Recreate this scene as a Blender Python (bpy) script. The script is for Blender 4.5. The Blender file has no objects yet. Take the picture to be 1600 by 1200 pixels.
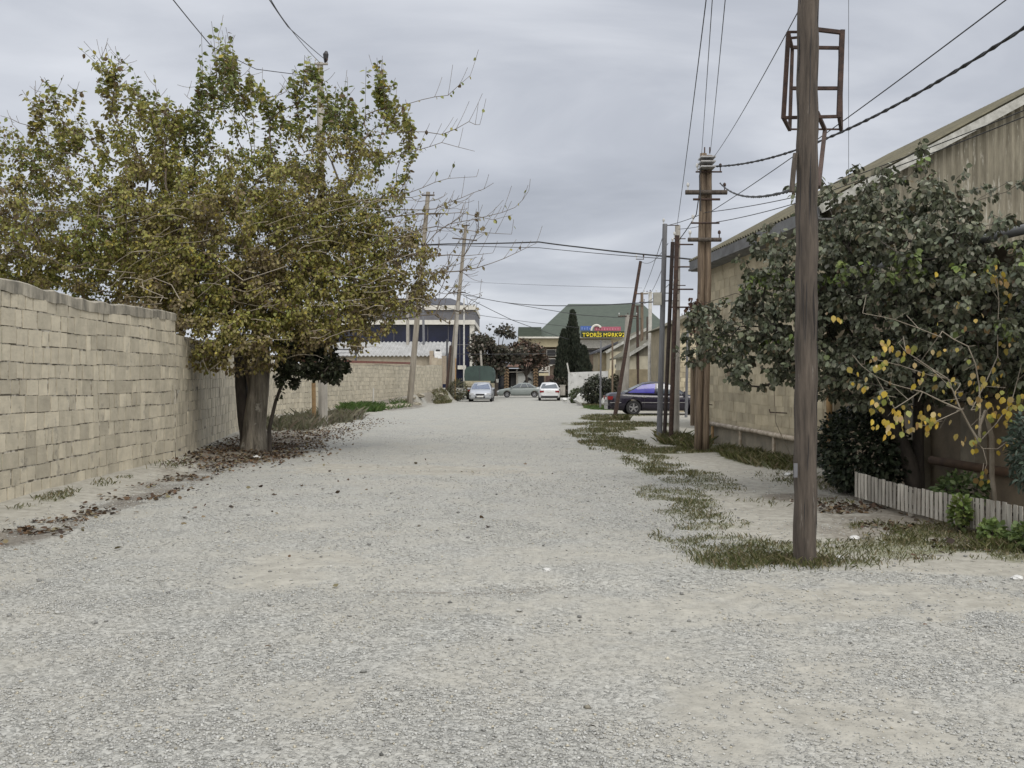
import bpy, math, random
import numpy as np
from mathutils import Vector, Matrix
R = math.radians
rng = np.random.default_rng(7)
random.seed(7)
scene = bpy.context.scene
# ------------------------------------------------------------------ camera
F, CX, HY, EYE = 1500.0, 800.0, 592.0, 1.6
cam = bpy.data.cameras.new('camera'); camo = bpy.data.objects.new('camera', cam)
scene.collection.objects.link(camo)
camo.location = (0, 0, EYE); camo.rotation_euler = (R(90), 0, 0)
cam.sensor_width = 36; cam.lens = 36 * F / 1600; cam.shift_y = -8 / 1600
cam.clip_start = 0.05; cam.clip_end = 4000
scene.camera = camo
# ------------------------------------------------------------------ exposure, sky, sun
vs = scene.view_settings
vs.view_transform = 'Standard'; vs.look = 'None'; vs.gamma = 1; vs.exposure = 0.26
SUN_EL, SUN_AZ = 52, 150      # azimuth measured from +Y (view direction) clockwise
world = bpy.data.worlds.new('World'); scene.world = world; world.use_nodes = True
nt = world.node_tree; nt.nodes.clear()
def N(t, ty, **kw):
    n = t.nodes.new(ty)
    for k, v in kw.items():
        if k.startswith('i_'): n.inputs[k[2:].replace('_', ' ')].default_value = v
        else: setattr(n, k, v)
    return n
def L(t, a, b): t.links.new(a, b)
out = N(nt, 'ShaderNodeOutputWorld')
sky = N(nt, 'ShaderNodeTexSky', sky_type='NISHITA', sun_disc=False)
sky.sun_elevation = R(SUN_EL); sky.sun_rotation = R(SUN_AZ)
bg1 = N(nt, 'ShaderNodeBackground'); bg1.inputs['Strength'].default_value = 0.08
L(nt, sky.outputs[0], bg1.inputs['Color'])
tc = N(nt, 'ShaderNodeTexCoord')
sep = N(nt, 'ShaderNodeSeparateXYZ'); L(nt, tc.outputs['Generated'], sep.inputs[0])
zc = N(nt, 'ShaderNodeMath', operation='MAXIMUM'); L(nt, sep.outputs['Z'], zc.inputs[0]); zc.inputs[1].default_value = 0.0
za = N(nt, 'ShaderNodeMath', operation='ADD'); L(nt, zc.outputs[0], za.inputs[0]); za.inputs[1].default_value = 0.28
dv = N(nt, 'ShaderNodeVectorMath', operation='DIVIDE'); L(nt, tc.outputs['Generated'], dv.inputs[0])
cmb = N(nt, 'ShaderNodeCombineXYZ')
for i in range(3): L(nt, za.outputs[0], cmb.inputs[i])
L(nt, cmb.outputs[0], dv.inputs[1])
mp = N(nt, 'ShaderNodeMapping'); L(nt, dv.outputs[0], mp.inputs[0]); mp.inputs['Location'].default_value = (5.3, 2.6, 0); mp.inputs['Rotation'].default_value = (0, 0, 0.5); mp.inputs['Scale'].default_value = (0.5, 1.0, 1.0)
ns = N(nt, 'ShaderNodeTexNoise'); L(nt, mp.outputs[0], ns.inputs['Vector']); ns.inputs['Scale'].default_value = 2.3; ns.inputs['Detail'].default_value = 7; ns.inputs['Roughness'].default_value = 0.5; ns.inputs['Distortion'].default_value = 0.45
# the darker cloud bank ahead and to the right
dirn = Vector((0.17, 1.0, 0.20)).normalized()
dt = N(nt, 'ShaderNodeVectorMath', operation='DISTANCE'); L(nt, tc.outputs['Generated'], dt.inputs[0]); dt.inputs[1].default_value = dirn
nw = N(nt, 'ShaderNodeMath', operation='MULTIPLY_ADD'); L(nt, ns.outputs[0], nw.inputs[0]); nw.inputs[1].default_value = 0.30; L(nt, dt.outputs['Value'], nw.inputs[2])
mr = N(nt, 'ShaderNodeMapRange', interpolation_type='SMOOTHSTEP'); L(nt, nw.outputs[0], mr.inputs['Value'])
mr.inputs['From Min'].default_value = 0.12; mr.inputs['From Max'].default_value = 0.42; mr.inputs['To Min'].default_value = 0.24; mr.inputs['To Max'].default_value = 0.0
sb = N(nt, 'ShaderNodeMath', operation='SUBTRACT'); L(nt, ns.outputs[0], sb.inputs[0]); L(nt, mr.outputs[0], sb.inputs[1])
cr = N(nt, 'ShaderNodeValToRGB'); L(nt, sb.outputs[0], cr.inputs[0])
e = cr.color_ramp.elements; e[0].position = 0.22; e[0].color = (0.35, 0.372, 0.42, 1); e[1].position = 0.66; e[1].color = (0.622, 0.643, 0.688, 1)
m_ = cr.color_ramp.elements.new(0.45); m_.color = (0.455, 0.478, 0.53, 1)
# overcast: the zenith is brighter than the horizon
up = N(nt, 'ShaderNodeMapRange', interpolation_type='SMOOTHSTEP'); L(nt, sep.outputs['Z'], up.inputs['Value'])
up.inputs['From Min'].default_value = 0.30; up.inputs['From Max'].default_value = 0.95; up.inputs['To Min'].default_value = 1.0; up.inputs['To Max'].default_value = 1.85
# brightness added to the unseen sky behind the camera, to light the side walls
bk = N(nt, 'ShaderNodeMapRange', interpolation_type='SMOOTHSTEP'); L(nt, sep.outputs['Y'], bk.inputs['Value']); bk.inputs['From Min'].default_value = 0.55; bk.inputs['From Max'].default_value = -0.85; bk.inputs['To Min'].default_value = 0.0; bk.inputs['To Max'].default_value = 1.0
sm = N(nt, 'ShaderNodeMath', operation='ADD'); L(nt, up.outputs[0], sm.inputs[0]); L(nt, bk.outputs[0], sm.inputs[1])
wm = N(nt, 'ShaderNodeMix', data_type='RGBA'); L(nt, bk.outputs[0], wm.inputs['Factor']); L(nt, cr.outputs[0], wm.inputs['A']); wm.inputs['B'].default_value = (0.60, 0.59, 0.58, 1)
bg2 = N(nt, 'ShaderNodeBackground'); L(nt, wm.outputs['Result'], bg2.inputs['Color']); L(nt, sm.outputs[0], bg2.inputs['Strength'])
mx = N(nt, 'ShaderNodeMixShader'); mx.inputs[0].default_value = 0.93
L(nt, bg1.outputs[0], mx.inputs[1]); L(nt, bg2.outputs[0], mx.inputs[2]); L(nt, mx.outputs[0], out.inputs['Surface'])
sun = bpy.data.lights.new('sun', 'SUN'); sun.energy = 1.2; sun.angle = R(28); sun.color = (1.0, 0.95, 0.88)
suno = bpy.data.objects.new('sun', sun); scene.collection.objects.link(suno)
_d = Vector((math.sin(R(SUN_AZ)) * math.cos(R(SUN_EL)), math.cos(R(SUN_AZ)) * math.cos(R(SUN_EL)), math.sin(R(SUN_EL))))
suno.rotation_euler = _d.to_track_quat('Z', 'Y').to_euler(); suno.location = (0, -5, 30)

# ------------------------------------------------------------------ helpers
def P(px, py, d):     # a measured sight line and a distance give a point of the place
    return np.array([(px - CX) / F * d, d, EYE + (HY - py) / F * d])
def _h(ix, iy, seed):
    n = (ix.astype(np.int64) * 374761393 + iy.astype(np.int64) * 668265263 + seed * 1442695041) & 0x7fffffff
    n = ((n ^ (n >> 13)) * 1274126177) & 0x7fffffff
    return ((n ^ (n >> 16)) & 0xffff) / 65535.0
def vnoise(x, y, seed=0):
    x = np.asarray(x, float); y = np.asarray(y, float)
    ix = np.floor(x); iy = np.floor(y); fx = x - ix; fy = y - iy
    fx = fx * fx * (3 - 2 * fx); fy = fy * fy * (3 - 2 * fy)
    a = _h(ix, iy, seed); b = _h(ix + 1, iy, seed); c = _h(ix, iy + 1, seed); d = _h(ix + 1, iy + 1, seed)
    return (a * (1 - fx) + b * fx) * (1 - fy) + (c * (1 - fx) + d * fx) * fy
def fbm(x, y, s, o=4, seed=0):
    v = 0; a = 0.5; t = 0
    for i in range(o):
        v = v + a * vnoise(np.asarray(x) * s, np.asarray(y) * s, seed + i * 17); t += a; a *= 0.5; s *= 2.03
    return v / t
def sst(a, b, x):
    t = np.clip((x - a) / (b - a), 0, 1); return t * t * (3 - 2 * t)

BANK = np.array([[-20, -5.1], [8.9, -4.9], [12, -5.0], [17, -5.4], [22, -5.1], [30, -5.5], [38, -6.1], [53, -6.4], [66, -6.0], [76, -4.2], [90, -4.0]])
WALLX = np.array([[-20, -6.35], [18.2, -6.38], [40, -9.9], [75, -5.5], [200, -5.5]])
def edge_l(y): return np.interp(y, BANK[:, 0], BANK[:, 1])
RE = np.array([[-20, 9], [6.5, 8], [8.0, 2.3], [10.5, 1.8], [12.5, 2.0], [14.5, 2.55], [18.7, 2.9], [21, 2.4], [23, 2.0], [28, 2.4], [33, 2.4], [38, 3.2], [50, 4.2], [80, 5.2], [200, 6]])
def edge_r(y): return np.interp(y, RE[:, 0], RE[:, 1])
def gz(x, y):
    x = np.asarray(x, float); y = np.asarray(y, float)
    z = -0.18 * sst(44, 76, y)
    bank = sst(0, 1, (edge_l(y) - x) / np.maximum(0.6, (edge_l(y) - np.interp(y, WALLX[:, 0], WALLX[:, 1])) * 0.9))
    z = z + bank * np.interp(y, [-20, 10, 17, 22, 36, 50, 60, 75, 80, 95], [0.05, 0.05, 0.10, 0.10, 0.08, 0.18, 0.5, 0.95, 0.9, 0.0])
    amp = np.interp(y, [0, 60, 90], [1, 1, 0.2])
    z = z + amp * (0.05 * (fbm(x, y, 0.45, 3, 3) - 0.5) + 0.022 * (fbm(x, y, 2.2, 3, 5) - 0.5))
    # shallow pothole hollows across the road
    for (cx, cy, rx, ry, dp) in ((-0.35, 7.4, 1.3, 0.22, 0.035), (0.9, 6.1, 0.9, 0.4, 0.02), (-0.9, 17.5, 2.2, 1.0, 0.03), (1.0, 27, 2, 2, 0.03)):
        z = z - dp * np.exp(-(((x - cx) / rx) ** 2 + ((y - cy) / ry) ** 2))
    return z
def G(px, py, d):      # a point on the ground under that sight line
    x = (px - CX) / F * d
    return np.array([x, d, float(gz(x, d))])

ORG = {}
def put(o, parent=None, org=(0, 0, 0)):
    scene.collection.objects.link(o)
    if parent is not None:
        o.parent = parent; ORG[o.name] = ORG[parent.name]
    else:
        o.location = org; ORG[o.name] = tuple(org)
    return o
def tag(o, label=None, cat=None, group=None, kind=None):
    if label: o['label'] = label
    if cat: o['category'] = cat
    if group: o['group'] = group
    if kind: o['kind'] = kind
    elif cat: o['kind'] = 'thing'
    return o
def thing(name, label, cat, loc, group=None):
    o = bpy.data.objects.new(name, None); o.empty_display_size = 0.2
    put(o, None, tuple(float(v) for v in loc)); return tag(o, label, cat, group)
class MB:
    def __init__(s): s.v = []; s.f = []; s.m = []; s.n = 0; s.tint = []; s.mi = 0; s.t = 1.0
    def add(s, vs_, fs, mi=None, tint=None):
        b = s.n
        for v in vs_: s.v.append((float(v[0]), float(v[1]), float(v[2])))
        for f in fs: s.f.append(tuple(b + i for i in f)); s.m.append(s.mi if mi is None else mi)
        s.tint += [s.t if tint is None else tint] * len(vs_)
        s.n += len(vs_); return s
    def hexa(s, p, **k):   # eight corners, bottom four counter-clockwise then top four
        return s.add(p, [(3, 2, 1, 0), (4, 5, 6, 7), (0, 1, 5, 4), (1, 2, 6, 5), (2, 3, 7, 6), (3, 0, 4, 7)], **k)
    def box(s, c, sz, rz=0, **k):
        x, y, z = (a / 2 for a in sz); q = []
        cs, sn = math.cos(rz), math.sin(rz)
        for dz in (-z, z):
            for dx, dy in ((-x, -y), (x, -y), (x, y), (-x, y)):
                q.append((c[0] + dx * cs - dy * sn, c[1] + dx * sn + dy * cs, c[2] + dz))
        return s.hexa(q, **k)
    def bar(s, a, b, w, h=None, up=(0, 0, 1), **k):
        a = Vector(a); b = Vector(b); h = h or w; d = (b - a).normalized(); u = Vector(up)
        if abs(d.dot(u)) > 0.97: u = Vector((0, 1, 0))
        x = d.cross(u).normalized() * w / 2; y = x.cross(d).normalized() * h / 2
        q = [a - x - y, a + x - y, a + x + y, a - x + y, b - x - y, b + x - y, b + x + y, b - x + y]
        return s.add(q, [(0, 1, 2, 3), (7, 6, 5, 4), (4, 5, 1, 0), (5, 6, 2, 1), (6, 7, 3, 2), (7, 4, 0, 3)], **k)
    def tube(s, pts, r, n=8, cap=True, rough=0, **k):
        pts = [Vector(p) for p in pts]
        if not hasattr(r, '__len__'): r = [r] * len(pts)
        vv = []; x = None
        for i, p in enumerate(pts):
            d = (pts[min(i + 1, len(pts) - 1)] - pts[max(i - 1, 0)]).normalized()
            if x is None:
                x = d.cross(Vector((0.1, 0.97, 0.2))); 
                if x.length < 0.1: x = d.cross(Vector((1, 0, 0)))
            x = (x - d * x.dot(d)).normalized(); y = d.cross(x)
            for j in range(n):
                a = 2 * math.pi * j / n; rr = r[i] * (1 + (random.uniform(-rough, rough) if rough else 0))
                vv.append(p + x * math.cos(a) * rr + y * math.sin(a) * rr)
        ff = []
        for i in range(len(pts) - 1):
            for j in range(n):
                j2 = (j + 1) % n; ff.append((i * n + j, i * n + j2, (i + 1) * n + j2, (i + 1) * n + j))
        if cap: ff.append(tuple(range(n - 1, -1, -1))); ff.append(tuple((len(pts) - 1) * n + j for j in range(n)))
        return s.add(vv, ff, **k)
    def poly_prism(s, pts, off, **k):   # a flat outline (3-D points) pushed along off
        n = len(pts); a = [Vector(p) for p in pts]; b = [p + Vector(off) for p in a]
        return s.add(a + b, [tuple(range(n))[::-1], tuple(range(n, 2 * n))] + [(i, (i + 1) % n, n + (i + 1) % n, n + i) for i in range(n)], **k)
    def sheet(s, o, ex, ey, wid, hei, thick=0.012, per=0.15, amp=0.025, clip=None, nv=1):
        # corrugated sheet: waves run along ey, ripple along ex
        o = np.array(o, float); ex = np.array(ex, float); ey = np.array(ey, float); nn = np.cross(ex, ey); nn /= np.linalg.norm(nn)
        k = max(2, int(wid / per * 4)); vv = []; ff = []
        for i in range(k + 1):
            u = wid * i / k; h = hei if not callable(hei) else hei(u); w = amp * math.sin(2 * math.pi * u / per)
            for j in range(nv + 1): vv.append(o + ex * u + ey * h * j / nv + nn * w)
        b = len(vv); vv += [p - nn * thick for p in vv]
        q = nv + 1
        for i in range(k):
            for j in range(nv):
                a0 = i * q + j; a1 = (i + 1) * q + j
                ff.append((a0, a1, a1 + 1, a0 + 1)); ff.append((b + a0, b + a0 + 1, b + a1 + 1, b + a1))
            ff.append((i * q, b + i * q, b + (i + 1) * q, (i + 1) * q)); t = nv
            ff.append((i * q + t, (i + 1) * q + t, b + (i + 1) * q + t, b + i * q + t))
        return s.add(vv, ff)
    def build(s, name, mats, parent=None, org=None, smooth=False, tint=False, mods=None):
        me = bpy.data.meshes.new(name)
        if parent is not None: o_ = ORG[parent.name]
        else: o_ = org if org is not None else (0, 0, 0)
        o_ = tuple(float(q) for q in o_)
        vv = [(a - o_[0], b - o_[1], c - o_[2]) for a, b, c in s.v]
        me.from_pydata(vv, [], s.f)
        if not isinstance(mats, (list, tuple)): mats = [mats]
        for m in mats: me.materials.append(m)
        if len(mats) > 1: me.polygons.foreach_set('material_index', s.m)
        if smooth: me.polygons.foreach_set('use_smooth', [True] * len(s.f))
        if tint:
            at = me.attributes.new('tint', 'FLOAT', 'POINT'); at.data.foreach_set('value', s.tint)
        me.update()
        return put(bpy.data.objects.new(name, me), parent, o_)
def np_mesh(name, v, f, mat, cols=None, org=(0, 0, 0), parent=None, smooth=False):
    """v (n,3); f (m,k) all of one size"""
    if parent is not None: org = ORG[parent.name]
    me = bpy.data.meshes.new(name); v = np.asarray(v, np.float32) - np.array(org, np.float32); f = np.asarray(f, np.int32)
    me.vertices.add(len(v)); me.vertices.foreach_set('co', v.ravel())
    me.loops.add(f.size); me.loops.foreach_set('vertex_index', f.ravel())
    me.polygons.add(len(f)); me.polygons.foreach_set('loop_start', np.arange(len(f), dtype=np.int32) * f.shape[1])
    me.polygons.foreach_set('loop_total', np.full(len(f), f.shape[1], np.int32))
    if smooth: me.polygons.foreach_set('use_smooth', np.ones(len(f), bool))
    if cols is not None:
        a = me.attributes.new('tint', 'FLOAT_COLOR', 'POINT'); c = np.ones((len(v), 4), np.float32); c[:, :3] = cols
        a.data.foreach_set('color', c.ravel())
    me.materials.append(mat); me.update(calc_edges=True); me.validate()
    return put(bpy.data.objects.new(name, me), parent, tuple(float(q) for q in org))
def copy_tree(root, loc, rz=None):
    c = root.copy(); scene.collection.objects.link(c); c.location = loc
    if rz is not None: c.rotation_euler = (0, 0, rz)
    def rec(a, b):
        for ch in list(a.children):
            k = ch.copy(); scene.collection.objects.link(k); k.parent = b; rec(ch, k)
    rec(root, c); return c

# ------------------------------------------------------------------ materials
MATS = {}
def mat(name, col, col2=None, rough=0.85, scale=6.0, detail=6, stretch=(1, 1, 1), bump=0.0, bscale=None, metal=0.0, spots=None, tint=0.0, mid=(0.35, 0.65), coat=0.0, spec=None, third=None):
    if name in MATS: return MATS[name]
    m = bpy.data.materials.new(name); m.use_nodes = True; t = m.node_tree
    b = t.nodes['Principled BSDF']; b.inputs['Roughness'].default_value = rough; b.inputs['Metallic'].default_value = metal
    if coat: b.inputs['Coat Weight'].default_value = coat; b.inputs['Coat Roughness'].default_value = 0.08
    if spec is not None: b.inputs['Specular IOR Level'].default_value = spec
    tc = N(t, 'ShaderNodeTexCoord'); mp = N(t, 'ShaderNodeMapping'); L(t, tc.outputs['Object'], mp.inputs[0]); mp.inputs['Scale'].default_value = stretch
    ns = N(t, 'ShaderNodeTexNoise'); L(t, mp.outputs[0], ns.inputs['Vector']); ns.inputs['Scale'].default_value = scale; ns.inputs['Detail'].default_value = detail; ns.inputs['Roughness'].default_value = 0.62
    col2 = col2 or tuple(c * 0.7 for c in col)
    cr = N(t, 'ShaderNodeValToRGB'); L(t, ns.outputs[0], cr.inputs[0]); e = cr.color_ramp.elements
    e[0].position = mid[0]; e[0].color = (*col2, 1); e[1].position = mid[1]; e[1].color = (*col, 1)
    cur = cr.outputs[0]
    if spots:   # (colour, scale, threshold, stretch)
        mp2 = N(t, 'ShaderNodeMapping'); L(t, tc.outputs['Object'], mp2.inputs[0]); mp2.inputs['Scale'].default_value = spots[3] if len(spots) > 3 else (1, 1, 1); mp2.inputs['Location'].default_value = (3.3, 1.2, 7.7)
        n2 = N(t, 'ShaderNodeTexNoise'); L(t, mp2.outputs[0], n2.inputs['Vector']); n2.inputs['Scale'].default_value = spots[1]; n2.inputs['Detail'].default_value = 5; n2.inputs['Roughness'].default_value = 0.7
        r2 = N(t, 'ShaderNodeMapRange', interpolation_type='SMOOTHSTEP'); L(t, n2.outputs[0], r2.inputs['Value']); r2.inputs['From Min'].default_value = spots[2]; r2.inputs['From Max'].default_value = spots[2] + 0.09
        mx = N(t, 'ShaderNodeMix', data_type='RGBA'); L(t, r2.outputs[0], mx.inputs['Factor']); L(t, cur, mx.inputs['A']); mx.inputs['B'].default_value = (*spots[0], 1); cur = mx.outputs['Result']
    if tint:    # per-block brightness stored on the mesh
        at = N(t, 'ShaderNodeAttribute', attribute_name='tint')
        mul = N(t, 'ShaderNodeVectorMath', operation='SCALE'); L(t, cur, mul.inputs[0]); L(t, at.outputs['Fac'], mul.inputs['Scale']); cur = mul.outputs[0]
    L(t, cur, b.inputs['Base Color'])
    if bump:
        nb = N(t, 'ShaderNodeTexNoise'); L(t, mp.outputs[0], nb.inputs['Vector']); nb.inputs['Scale'].default_value = bscale or scale * 4; nb.inputs['Detail'].default_value = 6; nb.inputs['Roughness'].default_value = 0.7
        bp = N(t, 'ShaderNodeBump'); bp.inputs['Strength'].default_value = 0.8; bp.inputs['Distance'].default_value = bump; L(t, nb.outputs[0], bp.inputs['Height']); L(t, bp.outputs[0], b.inputs['Normal'])
    MATS[name] = m; return m
def leafmat(name, rough=0.55, trans=0.25, spec=0.4):
    m = bpy.data.materials.new(name); m.use_nodes = True; t = m.node_tree; b = t.nodes['Principled BSDF']; o = t.nodes['Material Output']
    at = N(t, 'ShaderNodeAttribute', attribute_name='tint'); L(t, at.outputs['Color'], b.inputs['Base Color'])
    b.inputs['Roughness'].default_value = rough; b.inputs['Specular IOR Level'].default_value = spec
    if trans:
        tr = N(t, 'ShaderNodeBsdfTranslucent'); L(t, at.outputs['Color'], tr.inputs['Color'])
        mx = N(t, 'ShaderNodeMixShader'); mx.inputs[0].default_value = trans; L(t, b.outputs[0], mx.inputs[1]); L(t, tr.outputs[0], mx.inputs[2]); L(t, mx.outputs[0], o.inputs['Surface'])
    return m
M_leaf = leafmat('leaf', 0.5, 0.3); M_dull = leafmat('dull_leaf', 0.52, 0.14, 0.35); M_stone = leafmat('gravel_stone', 0.95, 0, 0.2); M_dead = leafmat('dead_leaf', 0.8, 0.05, 0.2)
M_bark = mat('bark', (0.27, 0.24, 0.19), (0.075, 0.065, 0.05), scale=8, stretch=(1.6, 1.6, 0.2), bump=0.05, bscale=12, spots=((0.33, 0.31, 0.26), 3, 0.58))
M_darkbark = mat('dark_bark', (0.075, 0.062, 0.05), (0.03, 0.025, 0.02), scale=9, stretch=(1, 1, 0.3), bump=0.02)
M_twig = mat('twig', (0.17, 0.14, 0.105), (0.09, 0.07, 0.055), scale=5)
M_paletwig = mat('pale_twig', (0.30, 0.265, 0.21), (0.2, 0.17, 0.13), scale=5)
M_wood = mat('weathered_pole_wood', (0.118, 0.096, 0.077), (0.033, 0.027, 0.022), scale=8, stretch=(3.4, 3.4, 0.30), bump=0.02, bscale=11, spots=((0.19, 0.175, 0.155), 6, 0.62, (3.2, 3.2, 0.30)), rough=0.92, mid=(0.30, 0.72))
M_oldwood = mat('brown_pole_wood', (0.23, 0.175, 0.12), (0.075, 0.053, 0.038), scale=9, stretch=(3, 3, 0.13), bump=0.015, bscale=25, spots=((0.34, 0.29, 0.22), 4, 0.62, (1.5, 1.5, 0.12)))
M_greywood = mat('silvered_pole_wood', (0.27, 0.245, 0.20), (0.16, 0.14, 0.115), scale=5, stretch=(2, 2, .15))
M_darkrust = mat('dark_rusty_steel', (0.045, 0.03, 0.025), (0.02, 0.015, 0.013), scale=12)
M_rust = mat('rusty_steel', (0.075, 0.045, 0.034), (0.032, 0.022, 0.019), scale=14, bump=0.003, spots=((0.14, 0.07, 0.04), 5, 0.6), rough=0.9)
M_greypost = mat('grey_painted_post', (0.17, 0.175, 0.185), (0.11, 0.11, 0.12), scale=5, stretch=(1, 1, .2))
M_conc = mat('pole_concrete', (0.36, 0.34, 0.30), (0.24, 0.225, 0.2), scale=5, stretch=(1, 1, .3), bump=0.004)
M_whitepost = mat('whitewashed_post', (0.55, 0.54, 0.5), (0.38, 0.37, 0.34), scale=5)
M_wire = mat('cable_rubber', (0.035, 0.035, 0.038), (0.02, 0.02, 0.02), rough=0.6)
M_ceramic = mat('insulator_ceramic', (0.6, 0.6, 0.58), rough=0.3)
M_block = mat('limestone_block', (0.58, 0.525, 0.405), (0.44, 0.40, 0.31), scale=4, detail=9, bump=0.014, bscale=22, tint=1, spots=((0.36, 0.33, 0.265), 2.6, 0.60))
M_mortar = mat('wall_mortar', (0.52, 0.49, 0.42), (0.12, 0.105, 0.08), scale=9, bump=0.01, mid=(0.44, 0.56))
M_cap = mat('cement_capping', (0.42, 0.385, 0.31), (0.16, 0.148, 0.12), scale=3.5, bump=0.02, stretch=(1.6, 1.6, .45), bscale=14, mid=(.38, .66), spots=((.11, .10, .08), 5, .62, (2, 2, .3)))
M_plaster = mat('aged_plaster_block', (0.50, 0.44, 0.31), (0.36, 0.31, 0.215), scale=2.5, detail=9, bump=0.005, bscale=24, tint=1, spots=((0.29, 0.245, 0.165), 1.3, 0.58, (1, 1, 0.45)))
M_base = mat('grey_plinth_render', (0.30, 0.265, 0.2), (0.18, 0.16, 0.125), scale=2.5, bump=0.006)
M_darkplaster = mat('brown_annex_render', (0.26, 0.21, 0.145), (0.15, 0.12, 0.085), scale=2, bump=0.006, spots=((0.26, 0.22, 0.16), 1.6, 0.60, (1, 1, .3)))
M_asb = mat('mossy_asbestos_gable', (0.255, 0.235, 0.18), (0.135, 0.122, 0.09), scale=3, stretch=(3, 3, 0.5), spots=((0.40, 0.385, 0.33), 4.5, 0.57, (3, 3, 0.35)), bump=0.003, detail=9)
M_asbroof = mat('mossy_asbestos_roof', (0.15, 0.135, 0.085), (0.075, 0.07, 0.048), scale=2.5, spots=((0.23, 0.215, 0.17), 4, 0.63))
M_verge = mat('white_verge_board', (0.46, 0.46, 0.43), (0.24, 0.24, 0.215), scale=6, rough=0.7)
M_fascia = mat('grey_fascia', (0.19, 0.195, 0.20), (0.12, 0.12, 0.12), scale=3)
M_pipe = mat('cream_gas_pipe', (0.50, 0.44, 0.35), (0.20, 0.15, 0.10), scale=6, stretch=(1, 1, 1), rough=0.6)
M_ochre = mat('ochre_pipe', (0.36, 0.235, 0.11), (0.22, 0.14, 0.07), scale=5, rough=0.6)
M_slat = mat('pale_weathered_slat', (0.50, 0.475, 0.42), (0.27, 0.25, 0.215), scale=12, stretch=(1, 1, .15), tint=1, bump=0.003)
M_dark = mat('dark_void', (0.012, 0.012, 0.014), rough=0.5)
M_glass = mat('dark_glass', (0.02, 0.027, 0.04), (0.012, 0.016, 0.024), rough=0.08, spec=0.8)

# ------------------------------------------------------------------ ground
GRASS = [  # x, y, rx, ry, density, height
    (2.2, 12.8, .5, 1.8, .6, .03), (2.7, 18.0, .6, 2.6, .6, .045), (2.4, 28.0, .8, 3.2, .65, .06), (3.2, 31, .8, 2.5, .6, .06), (4.6, 15.0, .7, 1.6, .5, .05), (1.7, 9.4, .35, .8, .55, .03), (5.0, 42.0, 1.6, 1.0, .5, .05),
    (2.15, 10.6, 0.5, 2.2, .62, .03), (2.1, 8.4, 0.7, 0.4, .72, .045), (3.6, 8.9, 1.6, 0.6, .62, .035), (4.4, 9.8, 0.9, 1.0, .72, .045), (2.95, 15.6, 0.6, 2.6, .55, .03),
    (3.6, 12.3, .8, .5, .35, .05), (4.9, 19.2, 0.62, 2.6, .85, .13), (3.3, 21.6, 1.6, 1.0, .8, .06), (2.55, 24, 0.9, 2.4, .72, .06), (4.3, 24.3, .6, 2.2, .9, .18), (4.0, 34.0, 1.9, 2.0, .75, .06), (3.6, 39, .8, 3.0, .7, .08), (4.3, 37.8, .35, .5, 1, .2),
    (5.0, 53.5, 1.0, 4.5, 1.0, .10), (6.0, 60, 1.6, 6, .9, .12),
    (-7.4, 47.5, 0.9, 4.5, 1.0, .26), (-7.0, 31.5, 1.0, 4.0, .6, .28), (-7.0, 37, 1.2, 4.0, .6, .30), (-6.6, 55, .6, 5, .4, .2), (-5.2, 71, .7, 4, .7, .22),
    (-5.95, 12.3, .2, .9, .45, .05), (-5.95, 14.3, .2, .7, .45, .06), (-6.0, 17, .3, 1.0, .3, .08)]
def grass_mask(x, y):
    g = np.zeros_like(x); n0 = fbm(x, y, 1.6, 4, 41)
    for (cx, cy, rx, ry, de, h) in GRASS:
        q = ((x - cx) / rx) ** 2 + ((y - cy) / ry) ** 2
        g = np.maximum(g, de * sst(1.7, 0.1, q + 3.2 * (n0 - .5)))
    n = fbm(x, y, 3.6, 4, 40)
    return np.clip(g * sst(0.36, 0.62, n + 0.22 * g), 0, 1)
DIRT = [(-1.75, 8.3, .55, .9, .8), (-1.3, 7.9, 1.6, .5, .5), (.6, 8.6, 1.2, .5, .6), (-.2, 6.75, 1.4, .35, .6), (.9, 6.6, 1.2, .6, .6), (2.4, 7.0, 1.3, .5, .9), (1.35, 4.7, .8, .7, .8), (2.2, 4.4, .9, .4, .5), (-1.1, 4.9, .5, .25, .6), (-2.6, 4.9, .5, .3, .35), (-1.6, 17, 2.0, 1.2, .9), (-2.8, 9.2, 1.2, .8, .35), (1.2, 5.9, .8, .3, .4), (-3.2, 6.0, .6, .3, .3), (.3, 28, 1.5, 2.5, .6)]
def dirt_mask(x, y):
    n = fbm(x, y, 0.9, 5, 60); n2 = fbm(x * 1.0, y, 3.1, 4, 90)
    d = sst(0.50, 0.72, n) * 0.5
    tr_ = np.exp(-((x + .85 - .25 * np.sin(y * .21)) / .22) ** 2) + np.exp(-((x - .75 - .25 * np.sin(y * .21)) / .22) ** 2); d = np.maximum(d, .42 * tr_ * sst(.35, .6, n2) * sst(5, 9, y))
    for (cx, cy, rx, ry, a) in DIRT:
        q = ((x - cx) / rx) ** 2 + ((y - cy) / ry) ** 2
        d = np.maximum(d, a * sst(2.3, 0.0, q + 3.2 * (n2 - .5) + 1.6 * (n - .5)))
    d = np.maximum(d, 0.95 * sst(-0.35, 0.55, edge_l(y) - x + 1.1 * (n - .5)))
    d = np.maximum(d, 0.85 * sst(-0.2, 0.9, x - edge_r(y) + 1.4 * (n - .5)))
    return np.clip(d, 0, 1)
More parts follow.
